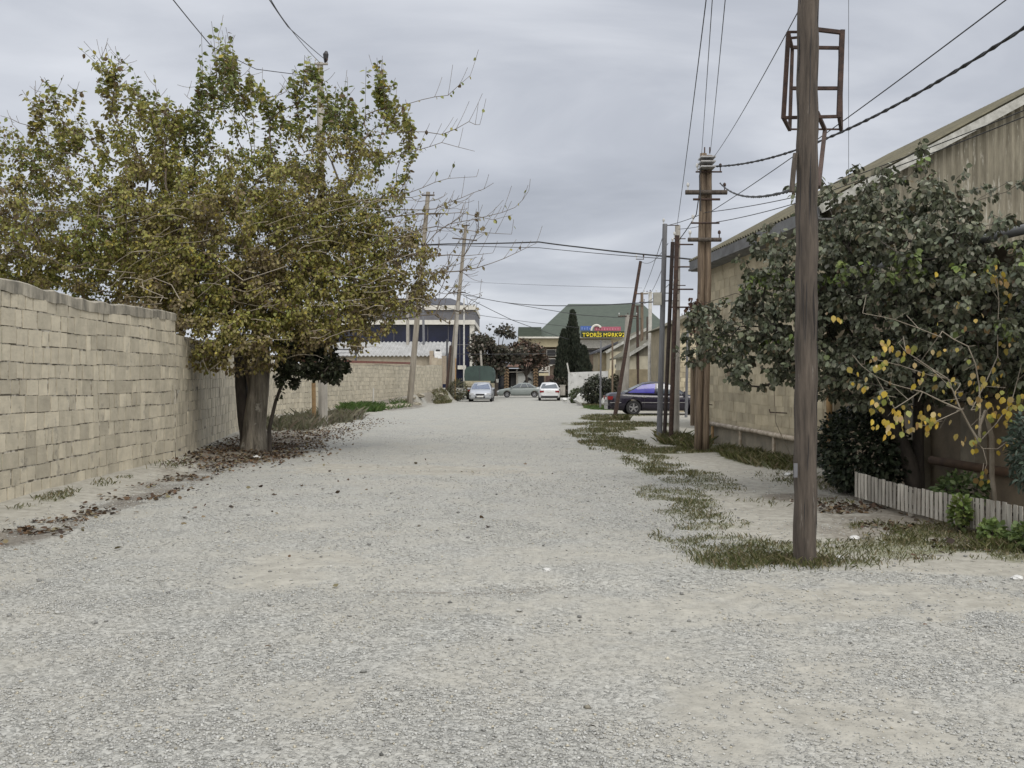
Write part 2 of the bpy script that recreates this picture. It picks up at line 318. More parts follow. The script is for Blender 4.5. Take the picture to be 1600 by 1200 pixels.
def litter_mask(x, y):
    n = fbm(x, y, 2.3, 4, 120)
    g = np.zeros_like(x)
    for (cx, cy, rx, ry, a) in ((-5.5, 20.5, 1.2, 3.2, 1.0), (-5.9, 24.5, 1.2, 4.5, .9), (-6.6, 56, 1.6, 9, .75), (-5.4, 70, 1.2, 5, .7), (-7.3, 40, 1.6, 6, .6), (-5.2, 15.3, .45, 2.6, .6), (-4.95, 12.6, .3, 1.8, .75), (-5.0, 9.9, .4, 1.2, .8), (-5.4, 17.2, .9, 2.0, .55), (4.2, 11.4, .7, 1.0, .7), (5.2, 12.5, .8, 4, .9), (4.4, 9.9, .6, 1.2, .4), (3.9, 12.9, .6, .5, .8), (3.9, 9.9, 1.3, 1.3, .62), (-.45, 7.33, .75, .075, .75), (.2, 7.45, .5, .05, .5), (-.6, 16.6, 1.3, .5, .4), (.7, 5.9, .7, .12, .35), (3.0, 12.2, 1.0, 1.2, .35), (4.9, 10.5, .8, 2.5, .8)):
        q = ((x - cx) / rx) ** 2 + ((y - cy) / ry) ** 2; g = np.maximum(g, a * sst(1.5, .3, q))
    return np.clip(g * sst(.28, .6, n + .2 * g), 0, 1)
def axis(parts):
    o = []
    for a, b, s in parts: o += list(np.arange(a, b, s))
    return np.array(o + [parts[-1][1]])
gx = axis([(-900, -100, 100), (-100, -30, 10), (-30, -12, 2), (-12, -7, .25), (-7, 7, .09), (7, 12, .25), (12, 30, 2), (30, 100, 10), (100, 900, 100)])
gy = axis([(-300, -20, 40), (-20, -2, 2), (-2, 3, .25), (3, 14, .07), (14, 30, .14), (30, 60, .3), (60, 100, .8), (100, 200, 10), (200, 1500, 100)])
X, Y = np.meshgrid(gx, gy); Z = gz(X, Y)
nx = len(gx); idx = np.arange(X.size).reshape(X.shape)
fa = np.stack([idx[:-1, :-1], idx[:-1, 1:], idx[1:, 1:], idx[1:, :-1]], -1).reshape(-1, 4)
cols = np.stack([dirt_mask(X, Y), grass_mask(X, Y), litter_mask(X, Y)], -1).reshape(-1, 3)
def ground_mat():
    m = bpy.data.materials.new('gravel_and_dirt_ground'); m.use_nodes = True; t = m.node_tree; b = t.nodes['Principled BSDF']
    b.inputs['Roughness'].default_value = 0.95; b.inputs['Specular IOR Level'].default_value = 0.2
    tc = N(t, 'ShaderNodeTexCoord'); at = N(t, 'ShaderNodeAttribute', attribute_name='tint'); sp = N(t, 'ShaderNodeSeparateColor'); L(t, at.outputs['Color'], sp.inputs[0])
    vo = N(t, 'ShaderNodeTexVoronoi'); vo.inputs['Scale'].default_value = 48; L(t, tc.outputs['Object'], vo.inputs['Vector'])
    ve = N(t, 'ShaderNodeTexVoronoi', feature='DISTANCE_TO_EDGE'); ve.inputs['Scale'].default_value = 48; L(t, tc.outputs['Object'], ve.inputs['Vector'])
    rgb = N(t, 'ShaderNodeSeparateColor'); L(t, vo.outputs['Color'], rgb.inputs[0])
    cr = N(t, 'ShaderNodeValToRGB'); L(t, rgb.outputs[0], cr.inputs[0]); e = cr.color_ramp.elements
    e[0].color = (0.235, 0.235, 0.215, 1); e[1].color = (0.45, 0.448, 0.412, 1); q = e.new(.5); q.color = (0.352, 0.35, 0.322, 1)
    # dusty fines between the stones
    nz = N(t, 'ShaderNodeTexNoise'); nz.inputs['Scale'].default_value = 1.3; nz.inputs['Detail'].default_value = 8; nz.inputs['Roughness'].default_value = .68; L(t, tc.outputs['Object'], nz.inputs['Vector'])
    mr0 = N(t, 'ShaderNodeMapRange'); L(t, nz.outputs[0], mr0.inputs['Value']); mr0.inputs['From Min'].default_value = .38; mr0.inputs['From Max'].default_value = .68; mr0.inputs['To Max'].default_value = .88
    mixa = N(t, 'ShaderNodeMix', data_type='RGBA'); L(t, mr0.outputs[0], mixa.inputs['Factor']); L(t, cr.outputs[0], mixa.inputs['A']); mixa.inputs['B'].default_value = (0.40, 0.388, 0.342, 1)
    nd = N(t, 'ShaderNodeTexNoise'); nd.inputs['Scale'].default_value = 7; nd.inputs['Detail'].default_value = 8; nd.inputs['Roughness'].default_value = .7; L(t, tc.outputs['Object'], nd.inputs['Vector'])
    cd = N(t, 'ShaderNodeValToRGB'); L(t, nd.outputs[0], cd.inputs[0]); e = cd.color_ramp.elements; e[0].position = .33; e[0].color = (0.235, 0.222, 0.186, 1); e[1].position = .64; e[1].color = (0.395, 0.378, 0.325, 1)
    # dirt wins where the mask beats a fine noise, so the patch edges are ragged
    ad = N(t, 'ShaderNodeMath', operation='MULTIPLY_ADD'); L(t, nd.outputs[0], ad.inputs[0]); ad.inputs[1].default_value = .9; L(t, sp.outputs[0], ad.inputs[2])
    md = N(t, 'ShaderNodeMapRange', interpolation_type='SMOOTHSTEP'); L(t, ad.outputs[0], md.inputs['Value']); md.inputs['From Min'].default_value = .62; md.inputs['From Max'].default_value = 1.35; md.inputs['To Max'].default_value = .92
    mixb = N(t, 'ShaderNodeMix', data_type='RGBA'); L(t, md.outputs[0], mixb.inputs['Factor']); L(t, mixa.outputs['Result'], mixb.inputs['A']); L(t, cd.outputs[0], mixb.inputs['B'])
    ng = N(t, 'ShaderNodeTexNoise'); ng.inputs['Scale'].default_value = 22; ng.inputs['Detail'].default_value = 6; L(t, tc.outputs['Object'], ng.inputs['Vector'])
    ag = N(t, 'ShaderNodeMath', operation='MULTIPLY_ADD'); L(t, ng.outputs[0], ag.inputs[0]); ag.inputs[1].default_value = 1.0; L(t, sp.outputs[1], ag.inputs[2])
    mg = N(t, 'ShaderNodeMapRange', interpolation_type='SMOOTHSTEP'); L(t, ag.outputs[0], mg.inputs['Value']); mg.inputs['From Min'].default_value = .72; mg.inputs['From Max'].default_value = 1.25; mg.inputs['To Max'].default_value = .8
    mixc = N(t, 'ShaderNodeMix', data_type='RGBA'); L(t, mg.outputs[0], mixc.inputs['Factor']); L(t, mixb.outputs['Result'], mixc.inputs['A']); mixc.inputs['B'].default_value = (0.13, 0.135, 0.062, 1)
    al = N(t, 'ShaderNodeMath', operation='MULTIPLY_ADD'); L(t, ng.outputs[0], al.inputs[0]); al.inputs[1].default_value = 1.0; L(t, sp.outputs[2], al.inputs[2])
    ml = N(t, 'ShaderNodeMapRange', interpolation_type='SMOOTHSTEP'); L(t, al.outputs[0], ml.inputs['Value']); ml.inputs['From Min'].default_value = .75; ml.inputs['From Max'].default_value = 1.35; ml.inputs['To Max'].default_value = .62
    mixd = N(t, 'ShaderNodeMix', data_type='RGBA'); L(t, ml.outputs[0], mixd.inputs['Factor']); L(t, mixc.outputs['Result'], mixd.inputs['A']); mixd.inputs['B'].default_value = (0.085, 0.062, 0.042, 1)
    L(t, mixd.outputs['Result'], b.inputs['Base Color'])
    # relief: stones where it is gravel, fine lumps where it is dirt
    me = N(t, 'ShaderNodeMapRange'); L(t, ve.outputs['Distance'], me.inputs['Value']); me.inputs['From Max'].default_value = .35
    inv = N(t, 'ShaderNodeMath', operation='SUBTRACT'); inv.inputs[0].default_value = 1.0; L(t, md.outputs[0], inv.inputs[1])
    hm = N(t, 'ShaderNodeMath', operation='MULTIPLY'); L(t, me.outputs[0], hm.inputs[0]); L(t, inv.outputs[0], hm.inputs[1])
    hm1 = N(t, 'ShaderNodeMath', operation='MULTIPLY'); L(t, hm.outputs[0], hm1.inputs[0]); L(t, rgb.outputs[1], hm1.inputs[1])
    hs = N(t, 'ShaderNodeMath', operation='MULTIPLY_ADD'); L(t, ng.outputs[0], hs.inputs[0]); hs.inputs[1].default_value = .5; L(t, hm1.outputs[0], hs.inputs[2])
    bp = N(t, 'ShaderNodeBump'); bp.inputs['Strength'].default_value = 1; bp.inputs['Distance'].default_value = .015; L(t, hs.outputs[0], bp.inputs['Height']); L(t, bp.outputs[0], b.inputs['Normal'])
    return m
M_ground = ground_mat()
ground = np_mesh('ground', np.stack([X, Y, Z], -1).reshape(-1, 3), fa, M_ground, cols, smooth=True)
tag(ground, kind='structure')

# ------------------------------------------------------------------ gravel stones, fallen leaves, grass
def scatter(n, y0, y1, k=.62, xo=.4):
    y = np.sqrt(rng.uniform(y0 ** 2, y1 ** 2, n)); x = rng.uniform(-1, 1, n) * (k * y + xo); return x, y
px_, py_, sz_ = [], [], []
for (y0, y1, n, s0, s1) in ((2.9, 5, 38000, .004, .0135), (5, 7.5, 44000, .005, .014), (7.5, 11, 36000, .006, .016), (11, 17, 30000, .008, .018), (17, 30, 12000, .010, .020)):
    x, y = scatter(n, y0, y1); keep = (x > edge_l(y) - .9) & (x < edge_r(y) + 2.5)
    clump = fbm(x, y, 1.9, 4, 200)
    pr = (1 - 0.90 * dirt_mask(x, y) ** .8) * (1 - .8 * grass_mask(x, y)) * sst(.30, .60, clump)
    keep &= rng.random(n) < pr
    x, y = x[keep], y[keep]; px_.append(x); py_.append(y); sz_.append(s0 + (s1 - s0) * rng.random(len(x)) ** 1.8)
x, y = scatter(420, 3, 16); px_.append(x); py_.append(y); sz_.append(rng.uniform(.012, .028, 420))
x = np.concatenate(px_); y = np.concatenate(py_); s = np.concatenate(sz_); n = len(x)
octa = np.array([[1, 0, 0], [0, 1, 0], [-1, 0, 0], [0, -1, 0], [0, 0, .75], [0, 0, -.75]], float)
v = octa[None] * s[:, None, None] * rng.uniform(.6, 1.15, (n, 6, 3)); v[:, :4, 2] += rng.uniform(-.35, .35, (n, 4)) * s[:, None]
v[:, 4, :2] += rng.uniform(-.5, .5, (n, 2)) * s[:, None]
a = rng.uniform(0, 6.28, n); ca, sa = np.cos(a)[:, None], np.sin(a)[:, None]
vx = v[..., 0] * ca - v[..., 1] * sa; vy = v[..., 0] * sa + v[..., 1] * ca
v = np.stack([vx + x[:, None], vy + y[:, None], v[..., 2] * .8 + (gz(x, y) + s * .25)[:, None]], -1).reshape(-1, 3)
ft = np.array([[0, 1, 4], [1, 2, 4], [2, 3, 4], [3, 0, 4], [1, 0, 5], [2, 1, 5], [3, 2, 5], [0, 3, 5]])
f = (ft[None] + (np.arange(n) * 6)[:, None, None]).reshape(-1, 3)
g = np.clip(rng.normal(.365, .052, n), .14, .54); g[-420:] *= np.where(rng.random(420) < .6, .55, 1.1); c = np.stack([g * 1.0, g, g * .94], -1); w = rng.random(n) < .05; c[w] *= (1.08, 1.0, .85)
gravel = np_mesh('gravel', v, f, M_stone, np.repeat(c, 6, 0)); tag(gravel, 'loose pale grey crushed gravel strewn over the road', None, None, 'stuff')

LEAF = np.array([[0, 0, 0], [.30, .22, .06], [.34, .58, .05], [0, 1, -.06], [-.34, .58, .05], [-.30, .22, .06]], float)
NARROW = LEAF * np.array([.5, 1, 1])
def leaves(name, pos, axis_, nrm, size, col, mt, parent=None, org=(0, 0, 0), tmpl=LEAF):
    n = len(pos); ax = axis_ / np.linalg.norm(axis_, axis=1, keepdims=True)
    x = np.cross(ax, nrm); x /= np.linalg.norm(x, axis=1, keepdims=True) + 1e-9; z = np.cross(x, ax)
    T = tmpl[None] * size[:, None, None]
    curl = 1 + rng.uniform(-.2, .25, (n, 1))
    v = pos[:, None] + x[:, None] * T[..., 0:1] * curl[..., None] + ax[:, None] * T[..., 1:2] + z[:, None] * T[..., 2:3]
    b = (np.arange(n) * 6)[:, None]; f = np.concatenate([b + np.array([[0, 1, 2, 3]]), b + np.array([[0, 3, 4, 5]])], 0)
    return np_mesh(name, v.reshape(-1, 3), f, mt, np.repeat(col, 6, 0), org, parent)
def pick(pal, n, jit=.18, w=None):
    p = np.array([q[:3] for q in pal], float); w = np.array(w if w is not None else [1] * len(p), float)
    c = p[rng.choice(len(p), n, p=w / w.sum())]
    return np.clip(c * (1 + rng.uniform(-jit, jit, (n, 1))) * (1 + rng.uniform(-.06, .06, (n, 3))), 0.004, 1)
# fallen leaves
xs, ys = [], []
for (cx, cy, rx, ry, n) in ((-5.5, 20.5, 1.2, 3.4, 3600), (-5.9, 25.5, 1.3, 4.5, 2400), (-5.2, 15.3, .42, 2.4, 620), (-4.95, 12.6, .28, 1.6, 520), (-5.0, 9.9, .4, 1.1, 420), (4.2, 11.3, .6, 1.0, 500), (5.2, 12.0, .6, 2.8, 700), (-3.9, 14, 1.5, 5, 130), (-1.5, 17, 2.2, 1.6, 40), (3.9, 9.3, 1.0, .9, 110), (0, 9, 4, 5, 26), (-5.4, 33, 1.0, 5, 600)):
    r = np.sqrt(rng.random(n)); t = rng.uniform(0, 6.283, n); x = cx + rx * r * np.cos(t) + rng.normal(0, rx * .25, n); y = cy + ry * r * np.sin(t) + rng.normal(0, ry * .2, n)
    k = fbm(x, y, 2.6, 4, 77) > (.40 if cy > 18 else .53); xs.append(x[k]); ys.append(y[k])
x = np.concatenate(xs); y = np.concatenate(ys); k = (x > np.interp(y, WALLX[:, 0], WALLX[:, 1]) + .1) & (x < 5.7); x = x[k]; y = y[k]; n = len(x)
pos = np.stack([x, y, gz(x, y) + rng.uniform(.006, .035, n)], -1); ax = np.stack([rng.normal(size=n), rng.normal(size=n), rng.normal(0, .35, n)], -1); nr = np.stack([rng.normal(0, .5, n), rng.normal(0, .5, n), np.ones(n)], -1)
o = leaves('fallen_leaves', pos, ax, nr, rng.uniform(.035, .085, n), pick([(.075, .048, .032), (.11, .075, .045), (.045, .034, .026), (.17, .14, .085), (.13, .085, .05)], n), M_dead)
tag(o, 'brown fallen leaves heaped along the wall and fence', None, None, 'stuff')
# grass
pp, hh, kk = [], [], []
for (cx, cy, rx, ry, de, h) in GRASS:
    near = max(1.0, cy / 12.0); n = int(min(9000, 5200 * rx * ry * de / near ** 1.2)) + 250
    r = np.sqrt(rng.random(n)); t = rng.uniform(0, 6.283, n); x = cx + rx * r * np.cos(t); y = cy + ry * r * np.sin(t)
    m = rng.random(n) < grass_mask(x, y) * 1.3; x, y = x[m], y[m]
    pp.append(np.stack([x, y, gz(x, y)], -1)); hh.append(h * rng.uniform(.4, 1.3, len(x)) * (.5 + fbm(x, y, 2.5, 2, 31))); kk.append(np.full(len(x), cy))
# tufts round the near pole foot
for (cx, cy, r_, h, n) in ((2.54, 8.33, .28, .07, 600), (2.1, 8.35, .35, .05, 400), (2.95, 8.45, .35, .04, 300), (4.55, 8.9, .2, .10, 300)):
    x = rng.normal(cx, r_ * .6, n); y = rng.normal(cy, r_ * .5, n); pp.append(np.stack([x, y, gz(x, y)], -1)); hh.append(h * rng.uniform(.3, 1.2, n)); kk.append(np.full(n, cy))
p = np.concatenate(pp); h = np.concatenate(hh); cyy = np.concatenate(kk); n = len(p)
wd = (.0018 + .0045 * (cyy / 20).clip(0, 3)) * rng.uniform(.7, 1.4, n); a = rng.uniform(0, 6.283, n); lean = rng.normal(0, .55, (n, 2)) * h[:, None]
dx = np.stack([np.cos(a) * wd, np.sin(a) * wd, np.zeros(n)], -1); mid = p + np.stack([lean[:, 0] * .35, lean[:, 1] * .35, h * .6], -1); tip = p + np.stack([lean[:, 0], lean[:, 1], h], -1)
v = np.stack([p - dx, p + dx, mid + dx * .7, tip, mid - dx * .7], 1).reshape(-1, 3); b = (np.arange(n) * 5)[:, None]
c = pick([(.095, .105, .035), (.125, .13, .05), (.19, .17, .085), (.25, .215, .13)], n, w=[4, 3, 2.4, 1.6])
gf = (cyy > 45) & (cyy < 60); c[gf] = pick([(.07, .13, .03), (.10, .15, .04)], int(gf.sum()))
dw = ((cyy > 28) & (cyy < 40) & (p[:, 0] < 0)); c[dw] = pick([(.20, .18, .13), (.15, .15, .09)], int(dw.sum()))
o = np_mesh('grass', v, np.concatenate([b + np.array([[0, 1, 2, 3]])[:, [0, 1, 2, 3]], b + np.array([[0, 2, 3, 4]])], 0), M_leaf, np.repeat(c, 5, 0)); tag(o, 'short patchy grass and weeds on the road verges', None, None, 'stuff')

# ------------------------------------------------------------------ block walls
def block_wall(mb, a, b, z0, ztop, thick, row=.225, lens=(.19, .2, .21, .3, .39), gap=.019, jit=.006, side=1, tintr=(.76, 1.10), gaps_dark=None):
    """courses of sawn blocks from a to b (x, y); z0, ztop are functions of the distance along; side: which way the face looks"""
    a = np.array(a, float); b = np.array(b, float); Lw = np.linalg.norm(b - a); e = (b - a) / Lw; nn = np.array([e[1], -e[0]]) * side
    def pt(u, w, z): q = a + e * u + nn * w; return (q[0], q[1], z)
    zmin = min(z0(0), z0(Lw)); nrow = int((max(ztop(t * Lw / 8) for t in range(9)) - zmin) / row) + 2
    sd = random.random() * 50
    def rz(r, u): return zmin + r * row + .010 * math.sin(u * .9 + r * .8 + sd) + .02 * (float(vnoise(u * 1.3, r * 3.1 + sd, 9)) - .5) * 2
    for r in range(nrow):
        u = -random.random() * .3
        while u < Lw:
            l = random.choice(lens) * random.uniform(.88, 1.12); u0 = max(u, 0); u1 = min(u + l, Lw); u += l
            if u1 - u0 < .05: continue
            um = (u0 + u1) / 2; lo = rz(r, um); hi = rz(r + 1, um); tp = ztop(um)
            if lo > tp - .03: continue
            if hi < z0(um) - .05: continue
            hi = min(hi, tp); g = gap * random.uniform(.2, 2.4) / 2; gh = gap * random.uniform(.05, 1.6) / 2; w = random.uniform(-jit, jit)
            j = lambda: random.uniform(-.005, .005)
            q = [pt(u0 + g, -.10, lo + gh), pt(u1 - g, -.10, lo + gh), pt(u1 - g + j(), w + j() * .4, lo + gh + j()), pt(u0 + g + j(), w + j() * .4, lo + gh + j()),
                 pt(u0 + g, -.10, hi - gh), pt(u1 - g, -.10, hi - gh), pt(u1 - g + j(), w + j() * .4, hi - gh + j()), pt(u0 + g + j(), w + j() * .4, hi - gh + j())]
            mb.hexa(q if side < 0 else q, mi=0, tint=random.uniform(*tintr) * (.88 if random.random() < .08 else 1))
    # mortar core
    K = max(2, int(Lw / .7))
    for i in range(K):
        u0 = Lw * i / K; u1 = Lw * (i + 1) / K
        dm = -min(.012, gap * .65)
        q = [pt(u0, -thick, z0(u0) - .3), pt(u1, -thick, z0(u1) - .3), pt(u1, dm, z0(u1) - .3), pt(u0, dm, z0(u0) - .3),
             pt(u0, -thick, ztop(u0) - .012), pt(u1, -thick, ztop(u1) - .012), pt(u1, dm, ztop(u1) - .012), pt(u0, dm, ztop(u0) - .012)]
        mb.hexa(q, mi=1)
def capping(a, b, ztop, h, thick, proud=.006, side=1, rag=.022):
    mb = MB(); a = np.array(a, float); b = np.array(b, float); Lw = np.linalg.norm(b - a); e = (b - a) / Lw; nn = np.array([e[1], -e[0]]) * side
    K = int(Lw / .22); tops = [ztop(Lw * i / K) + random.uniform(-rag, rag) for i in range(K + 1)]; lows = [ztop(Lw * i / K) - h + random.uniform(-.02, .02) for i in range(K + 1)]
    vv = []
    for i in range(K + 1):
        u = Lw * i / K; ws = (proud + random.uniform(-.012, .012), -thick)
        for w, z in ((ws[0], lows[i]), (ws[0], tops[i] - .02), (ws[0] - .03, tops[i]), (ws[1], tops[i]), (ws[1], lows[i])):
            q = a + e * u + nn * w; vv.append((q[0], q[1], z))
    ff = [(i * 5 + j, i * 5 + (j + 1) % 5, (i + 1) * 5 + (j + 1) % 5, (i + 1) * 5 + j) for i in range(K) for j in range(5)] + [(4, 3, 2, 1, 0), tuple(K * 5 + j for j in range(5))]
    mb.add(vv, ff); return mb
# left boundary wall: three runs
w = thing('boundary_wall', 'tall pale limestone block wall with grey cement capping along the left of the road', 'wall', (-6.37, 13, 0))
mb = MB(); top1 = lambda u: 2.72 + .05 * math.sin(u * .23 + 1) + .03 * math.sin(u * 1.1) - .02 * max(0, u - 18) ** 0.5 * 0
za_ = lambda u: .02
block_wall(mb, (-6.35, -1), (-6.38, 18.2), za_, top1, .22, side=1)
mb.build('masonry', [M_block, M_mortar], w, tint=True)
capping((-6.35, -1), (-6.38, 18.2), lambda u: top1(u) + .15, .165, .24).build('coping', M_cap, w)
w = thing('boundary_wall', 'shaded lower run of the limestone block wall behind the big tree trunk', 'wall', (-8, 28, 0))
mb = MB(); block_wall(mb, (-6.39, 18.25), (-9.9, 39.9), lambda u: 0.02, lambda u: 2.45, .22, side=1, gap=.010); mb.build('masonry', [M_block, M_mortar], w, tint=True)
w = thing('boundary_wall', 'far limestone block wall with red edging, running from the big tree to the green truck', 'wall', (-7.7, 57, 0))
z2 = lambda u: float(np.interp(u, [0, 9, 20, 35.4], [0.05, 0.05, .3, .85])); t2 = lambda u: float(np.interp(u, [0, 9, 35.4], [2.25, 2.33, 2.66])) + .04 * math.sin(u * .8)
mb = MB(); block_wall(mb, (-9.9, 40), (-5.5, 75.1), z2, t2, .25, row=.235, lens=(.39, .4, .25), gap=.022, side=1, tintr=(.78, 1.0)); mb.build('masonry', [M_block, M_mortar], w, tint=True)
mb = MB()
for (u0, u1) in ((0, 20),):
    a = np.array([-9.9, 40]); e = np.array([4.4, 35.1]) / 35.37
    p0 = a + e * 2; p1 = a + e * 25; mb.bar((p0[0] - .1, p0[1], 2.42), (p1[0] - .1, p1[1], 2.66), .34, .12)
mb.build('red_edging', mat('red_edge', (.22, .085, .06), (.13, .05, .04)), w)
mb = MB(); mb.box((-5.75, 75.6, 1.95), (.5, .8, 2.5)); mb.box((-6.0, 74.6, 2.9), (.45, .4, .7)); mb.build('end_pier', mat('pinkish_block', (.40, .35, .27), (.31, .265, .2), scale=3), w)

# ------------------------------------------------------------------ trees
def grow(trunk, targets, root, step=.28, upb=.25, pen=.25):
    """trunk: list of (pos, parent); targets (n,3) in order: each is reached by a bowed path from the nearest node"""
    cap_ = 200 + len(targets) * 9; pos = np.zeros((cap_, 3)); par = np.full(cap_, -1); n = 0
    for p_, q_ in trunk: pos[n] = p_; par[n] = q_; n += 1
    hang = []; ok0 = max(0, n // 3)
    for t_ in targets:
        d = np.linalg.norm(pos[ok0:n] - t_, axis=1) + pen * np.linalg.norm(pos[ok0:n] - root, axis=1) + 1.2 * np.maximum(0, pos[ok0:n, 2] - t_[2])
        i = int(np.argmin(d)) + ok0; s_ = pos[i]; Ld = np.linalg.norm(t_ - s_); k = int(min(8, max(2, round(Ld / step))))
        pd = s_ - pos[par[i]] if par[i] >= 0 else np.array([0, 0, 1.]); pd = pd / (np.linalg.norm(pd) + 1e-6)
        c = s_ + pd * Ld * .35 + np.array([0, 0, upb * Ld * .4]) + rng.normal(0, .05, 3) * Ld
        prev = i; first = n
        for j in range(1, k + 1):
            u = j / k; q = (1 - u) ** 2 * s_ + 2 * u * (1 - u) * c + u * u * t_
            if n >= cap_: break
            pos[n] = q + (rng.normal(0, .012, 3) if j < k else 0); par[n] = prev; prev = n; n += 1
        hang.append((first, n))
    return pos[:n], par[:n], hang
def radii(pos, par, tip=.0035, ex=2.35, rmax=.3):
    n = len(pos); a = np.zeros(n); cnt = np.bincount(par[par >= 0], minlength=n)
    a[cnt == 0] = tip ** ex
    for i in range(n - 1, -1, -1):
        if a[i] == 0: a[i] = tip ** ex
        if par[i] >= 0: a[par[i]] += a[i]
    return np.minimum(a ** (1 / ex), rmax)
def limb_mesh(name, pos, par, r, mt, parent, rmin=0.0, ns=5, skip=0):
    k = np.where((par >= 0) & (r >= rmin) & (np.arange(len(par)) >= skip))[0]; a = pos[par[k]]; b = pos[k]; d = b - a; L_ = np.linalg.norm(d, axis=1, keepdims=True) + 1e-9; d = d / L_
    ref = np.where(np.abs(d[:, 2:3]) > .8, np.array([[1., 0, 0]]), np.array([[0, 0, 1.]])); x = np.cross(d, ref); x /= np.linalg.norm(x, axis=1, keepdims=True); y = np.cross(d, x)
    ang = np.arange(ns) * 2 * math.pi / ns; ca = np.cos(ang)[None, :, None]; sa = np.sin(ang)[None, :, None]
    ra = np.minimum(r[par[k]], r[k] * 1.35)[:, None, None]; rb = r[k][:, None, None]
    A = a[:, None] - d[:, None] * ra * .3 + (x[:, None] * ca + y[:, None] * sa) * ra; B = b[:, None] + d[:, None] * rb * .3 + (x[:, None] * ca + y[:, None] * sa) * rb
    v = np.concatenate([A, B], 1).reshape(-1, 3); j = np.arange(ns); q = np.stack([j, (j + 1) % ns, ns + (j + 1) % ns, ns + j], -1)
    f = (q[None] + (np.arange(len(k)) * 2 * ns)[:, None, None]).reshape(-1, 4)
    return np_mesh(name, v, f, mt, None, parent=parent, smooth=True)
def in_ell(ells, n, shell=.0):
    w = np.array([e[3] * e[4] * e[5] * (e[6] if len(e) > 6 else 1) for e in ells]); ch = rng.choice(len(ells), n, p=w / w.sum()); o = []
    for i in ch:
        e_ = ells[i]; d = rng.normal(size=3); d /= np.linalg.norm(d); r_ = (rng.uniform(shell ** 3, 1)) ** (1 / 3); o.append(np.array(e_[:3]) + d * r_ * np.array(e_[3:6]))
    return np.array(o)
def twig_leaves(pos, par, hang, per, droop=.6, out=.5, root=None, size=(.08, .13), frac=(.25, 1.0), spread=.05):
    P_, A_ = [], []
    for (a, b) in hang:
        if b - a < 1: continue
        idx = np.concatenate([[par[a]], np.arange(a, b)]); pts = pos[idx]; m = rng.poisson(per)
        if m == 0: continue
        u = rng.uniform(frac[0], frac[1], m) * (len(pts) - 1); i = np.minimum(u.astype(int), len(pts) - 2); fr = (u - i)[:, None]
        q = pts[i] * (1 - fr) + pts[i + 1] * fr; td = pts[i + 1] - pts[i]; td /= np.linalg.norm(td, axis=1, keepdims=True) + 1e-9
        side = rng.normal(size=(m, 3)); side -= td * (side * td).sum(1, keepdims=True); side /= np.linalg.norm(side, axis=1, keepdims=True) + 1e-9
        ax = side * out + td * .35 + np.array([0, 0, -droop]) + rng.normal(0, .25, (m, 3)); P_.append(q + side * spread * rng.random((m, 1))); A_.append(ax)
    P_ = np.concatenate(P_); A_ = np.concatenate(A_); n = len(P_)
    return P_, A_, rng.uniform(size[0], size[1], n)
def up_normals(n, k=.6): 
    v = rng.normal(0, k, (n, 3)); v[:, 2] += 1; return v

# --- the big autumn tree on the left
base = G(396, 705, 21.2)
T = thing('mulberry_tree', 'large spreading tree with green to brown autumn leaves, growing beside the left wall', 'tree', base)
B0 = base
mb = MB()
def flare(pts, rs, n=20, seed=0):
    vv = []; pts = [np.array(p_, float) for p_ in pts]
    fine = []; 
    for i in range(len(pts) - 1):
        for k in range(5): t_ = k / 5; fine.append((pts[i] * (1 - t_) + pts[i + 1] * t_, rs[i] * (1 - t_) + rs[i + 1] * t_))
    fine.append((pts[-1], rs[-1])); ff = []
    for i, (c, r_) in enumerate(fine):
        for j in range(n):
            a_ = 2 * math.pi * j / n; rr = r_ * (1 + .10 * math.sin(a_ * 3 + seed + c[2] * .9) + .05 * math.sin(a_ * 7 + seed * 2 + c[2] * 2) + .05 * (float(vnoise(a_ * 3.0, c[2] * 3 + seed, 4)) - .5) + (.35 * max(0, .35 - (c[2] - base[2])) * (1 + math.sin(a_ * 5 + seed))))
            vv.append((c[0] + math.cos(a_) * rr, c[1] + math.sin(a_) * rr, c[2]))
    for i in range(len(fine) - 1):
        for j in range(n): j2 = (j + 1) % n; ff.append((i * n + j, i * n + j2, (i + 1) * n + j2, (i + 1) * n + j))
    ff.append(tuple((len(fine) - 1) * n + j for j in range(n)))
    return vv, ff
vv, ff = flare([B0 + (0, 0, -.15), B0 + (0.0, 0, .5), B0 + (.08, 0, 1.2), B0 + (.16, 0, 1.9), B0 + (.12, .1, 2.7), B0 + (-.05, .2, 3.6)], [.30, .25, .225, .205, .18, .15]); mb.add(vv, ff)
mb.build('trunk', M_bark, T, smooth=True)
mb = MB(); vv, ff = flare([B0 + (-.10, .12, .0), B0 + (-.20, .12, .6), B0 + (-.30, .15, 1.4), B0 + (-.36, .2, 2.2), B0 + (-.7, .3, 3.2)], [.17, .15, .135, .12, .10], 14, 3); mb.add(vv, ff); mb.build('side_trunk', M_darkbark, T, smooth=True)
tr = [(B0, -1), (B0 + (.05, 0, .9), 0), (B0 + (.14, 0, 1.9), 1), (B0 + (.12, .1, 2.7), 2), (B0 + (-.05, .2, 3.6), 3), (B0 + (.9, -.3, 3.6), 3), (B0 + (1.8, -.5, 4.4), 5), (B0 + (-.3, .2, 2.3), 1), (B0 + (-.9, .3, 3.3), 7), (B0 + (-2.0, .5, 4.2), 8), (B0 + (-.3, .4, 4.8), 4), (B0 + (-1.1, -.5, 3.4), 4)]
